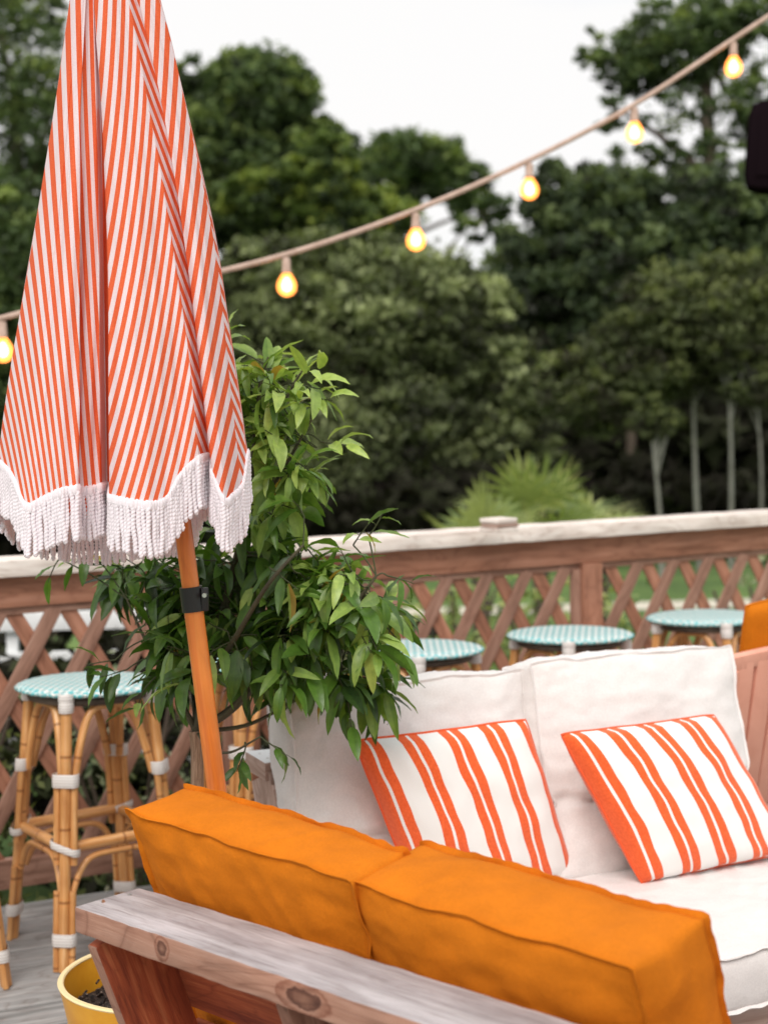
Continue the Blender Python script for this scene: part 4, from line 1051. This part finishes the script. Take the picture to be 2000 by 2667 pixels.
# far wood behind everything
bl = []
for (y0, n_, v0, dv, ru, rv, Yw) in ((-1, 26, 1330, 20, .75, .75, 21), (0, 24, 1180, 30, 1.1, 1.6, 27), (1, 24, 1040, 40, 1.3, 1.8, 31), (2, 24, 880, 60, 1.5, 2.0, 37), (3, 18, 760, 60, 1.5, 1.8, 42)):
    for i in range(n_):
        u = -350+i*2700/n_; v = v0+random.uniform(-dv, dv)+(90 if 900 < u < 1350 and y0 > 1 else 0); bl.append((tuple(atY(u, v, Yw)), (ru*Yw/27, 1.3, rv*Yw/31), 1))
V, T = crown(bl, 1500, 100000, .26, 31, fill=.6, tintamp=.3, hollow=.4); o = leafmesh('woods', V, T, M['dark_leaf'], None, (0, 0, 0)); tag(o, 'dark mass of distant woodland closing the view under the tree crowns', 'woods', kind='stuff')  # near-black leaf colour carries the shade inside the wood

# palms
def palm(label, u, v, Y, R_, nf, seed):
    rg = random.Random(seed); c = atY(u, v, Y); t = thing('palm', label, 'palm', (c.x, c.y, GZ), 0, 'fan palms beyond the railing'); o0 = Vector((c.x, c.y, GZ)); h = c.z-GZ
    b = MB(); b.tube([(0, 0, -.05), (.02, 0, h*.4), (0, 0, h*.8)], .07, 8); b.build('trunk', M['bark'], t)
    fb = MB()
    for i in range(nf):
        az = i*2.4; el = R(rg.uniform(8, 85)); Ls = R_*.75*rg.uniform(.7, 1.1)
        d = Vector((math.cos(az)*math.cos(el), math.sin(az)*math.cos(el), math.sin(el))); s0 = Vector((0, 0, h-R_*.55)); e = s0+d*Ls*.75
        fb.tube([s0, s0.lerp(e, .5)+Vector((0, 0, .03)), e], .007, 5); side = d.cross(Vector((0, 0, 1))).normalized(); upv = side.cross(d)
        tint = rg.uniform(.2, .9)
        for k in range(11):
            a = R(-100+k*20); dr_ = (d*math.cos(a)+side*math.sin(a)+upv*.12).normalized(); L = R_*.62*(1-.25*abs(a)/1.8); wn = dr_.cross(upv).normalized()*.024
            q1 = e+dr_*L*.55; q2 = e+dr_*L+Vector((0, 0, -.12*L))
            fb.add([e-wn*.3, e+wn*.3, q1+wn, q1-wn, q2], [[0, 1, 2, 3], [3, 2, 4]], [[(tint, .5)]*4, [(tint, .5)]*3])
    fb.build('fronds', M['palm_leaf'], t); return t
palm('bright green fan palm, tallest of three, standing behind the railing cap and wood block', 1400, 1275, 13, .80, 14, 1)
palm('low fan palm left of the tall palm, fronds just over the railing cap', 1245, 1350, 12.5, .62, 9, 2)
palm('low fan palm right of the tall palm, fronds just over the railing cap', 1555, 1335, 13.4, .60, 9, 3)
# shrubs seen through the lattice
def shrub(label, x, y, r, h, m, n, size, seed, z0=GZ):
    t = thing('shrub', label, 'shrub', (x, y, z0), 0, 'shrubs just outside the railing'); b = MB()
    for k in range(7):
        a = k*.9; b.tube([(0, 0, -.02), (math.cos(a)*r*.3, math.sin(a)*r*.3, h*.5), (math.cos(a)*r*.6, math.sin(a)*r*.5, h*.85)], .008, 5)
    b.build('stems', M['bark'], t)
    V, T = crown([((x, y, z0+h*.62), (r, r*.8, h*.42), 1), ((x+r*.3, y, z0+h*.3), (r*.8, r*.7, h*.28), .7)], 46, n, size, seed, fill=.5, tintamp=.55); leafmesh('foliage', V, T, M[m], t, (x, y, z0))
shrub('cream variegated shrub outside the lattice behind the left bar stool', -.95, 5.75, .42, 1.15, 'cream_leaf', 1700, .020, 41)
shrub('dark green shrub outside the lattice near the left edge', -1.55, 5.4, .45, 1.15, 'brown_leaf', 1900, .022, 42)
shrub('pale leaved shrub outside the lattice behind the little tree', -.25, 6.0, .45, 1.25, 'cream_leaf', 1700, .020, 43)
shrub('thin green shrub outside the lattice below the block on the cap', .85, 8.2, .5, 1.3, 'palm_leaf', 1500, .028, 44)
shrub('silvery shrub outside the lattice at the far right', 2.0, 8.2, .55, 1.2, 'cream_leaf', 2200, .03, 45)
shrub('low green shrub outside the lattice under the palm', .45, 9.5, .5, 1.1, 'palm_leaf', 1300, .03, 46)
shrub('large dark green shrub outside the lattice right behind the left bar stool', -1.25, 6.6, .75, 1.0, 'dark_leaf', 6000, .045, 47)
shrub('dark spreading shrub outside the lattice at the far left, by the white slat fence', -2.3, 6.4, .7, 1.0, 'dark_leaf', 5500, .045, 48)
shrub('dark spreading shrub outside the lattice behind the umbrella pole', -.2, 6.9, .7, 1.05, 'dark_leaf', 5500, .045, 49)
shrub('dark bushy shrub outside the lattice between the railing post and right edge', 3.1, 10.5, .6, 1.5, 'brown_leaf', 3000, .055, 51)
shrub('wide low dark shrub beyond the white slat fence', -2.2, 8.9, 1.3, 1.05, 'dark_leaf', 9000, .06, 53)
shrub('wide low dark shrub beyond the white slat fence, behind the umbrella', -.9, 9.2, 1.1, 1.05, 'brown_leaf', 8000, .06, 54)
# pale slat fence beyond the lattice on the left
wf = thing('slat_fence', 'low white slat fence beyond the lattice on the left', 'fence', (-2.6, 7.2, GZ), R(4))
for z, hh in ((1.06, .085), (.90, .04), (.68, .06), (.42, .06)): board('rail', TR(.9, 0, z), 3.0, .03, hh, M['whitepaint'], wf)
for x in (-.45, .9, 2.3): board('post', TR(x, .045, .52) @ Matrix.Rotation(R(90), 4, 'Y'), 1.1, .05, .05, M['whitepaint'], wf)
print('leaves', nleaf, 'cords', ncord)
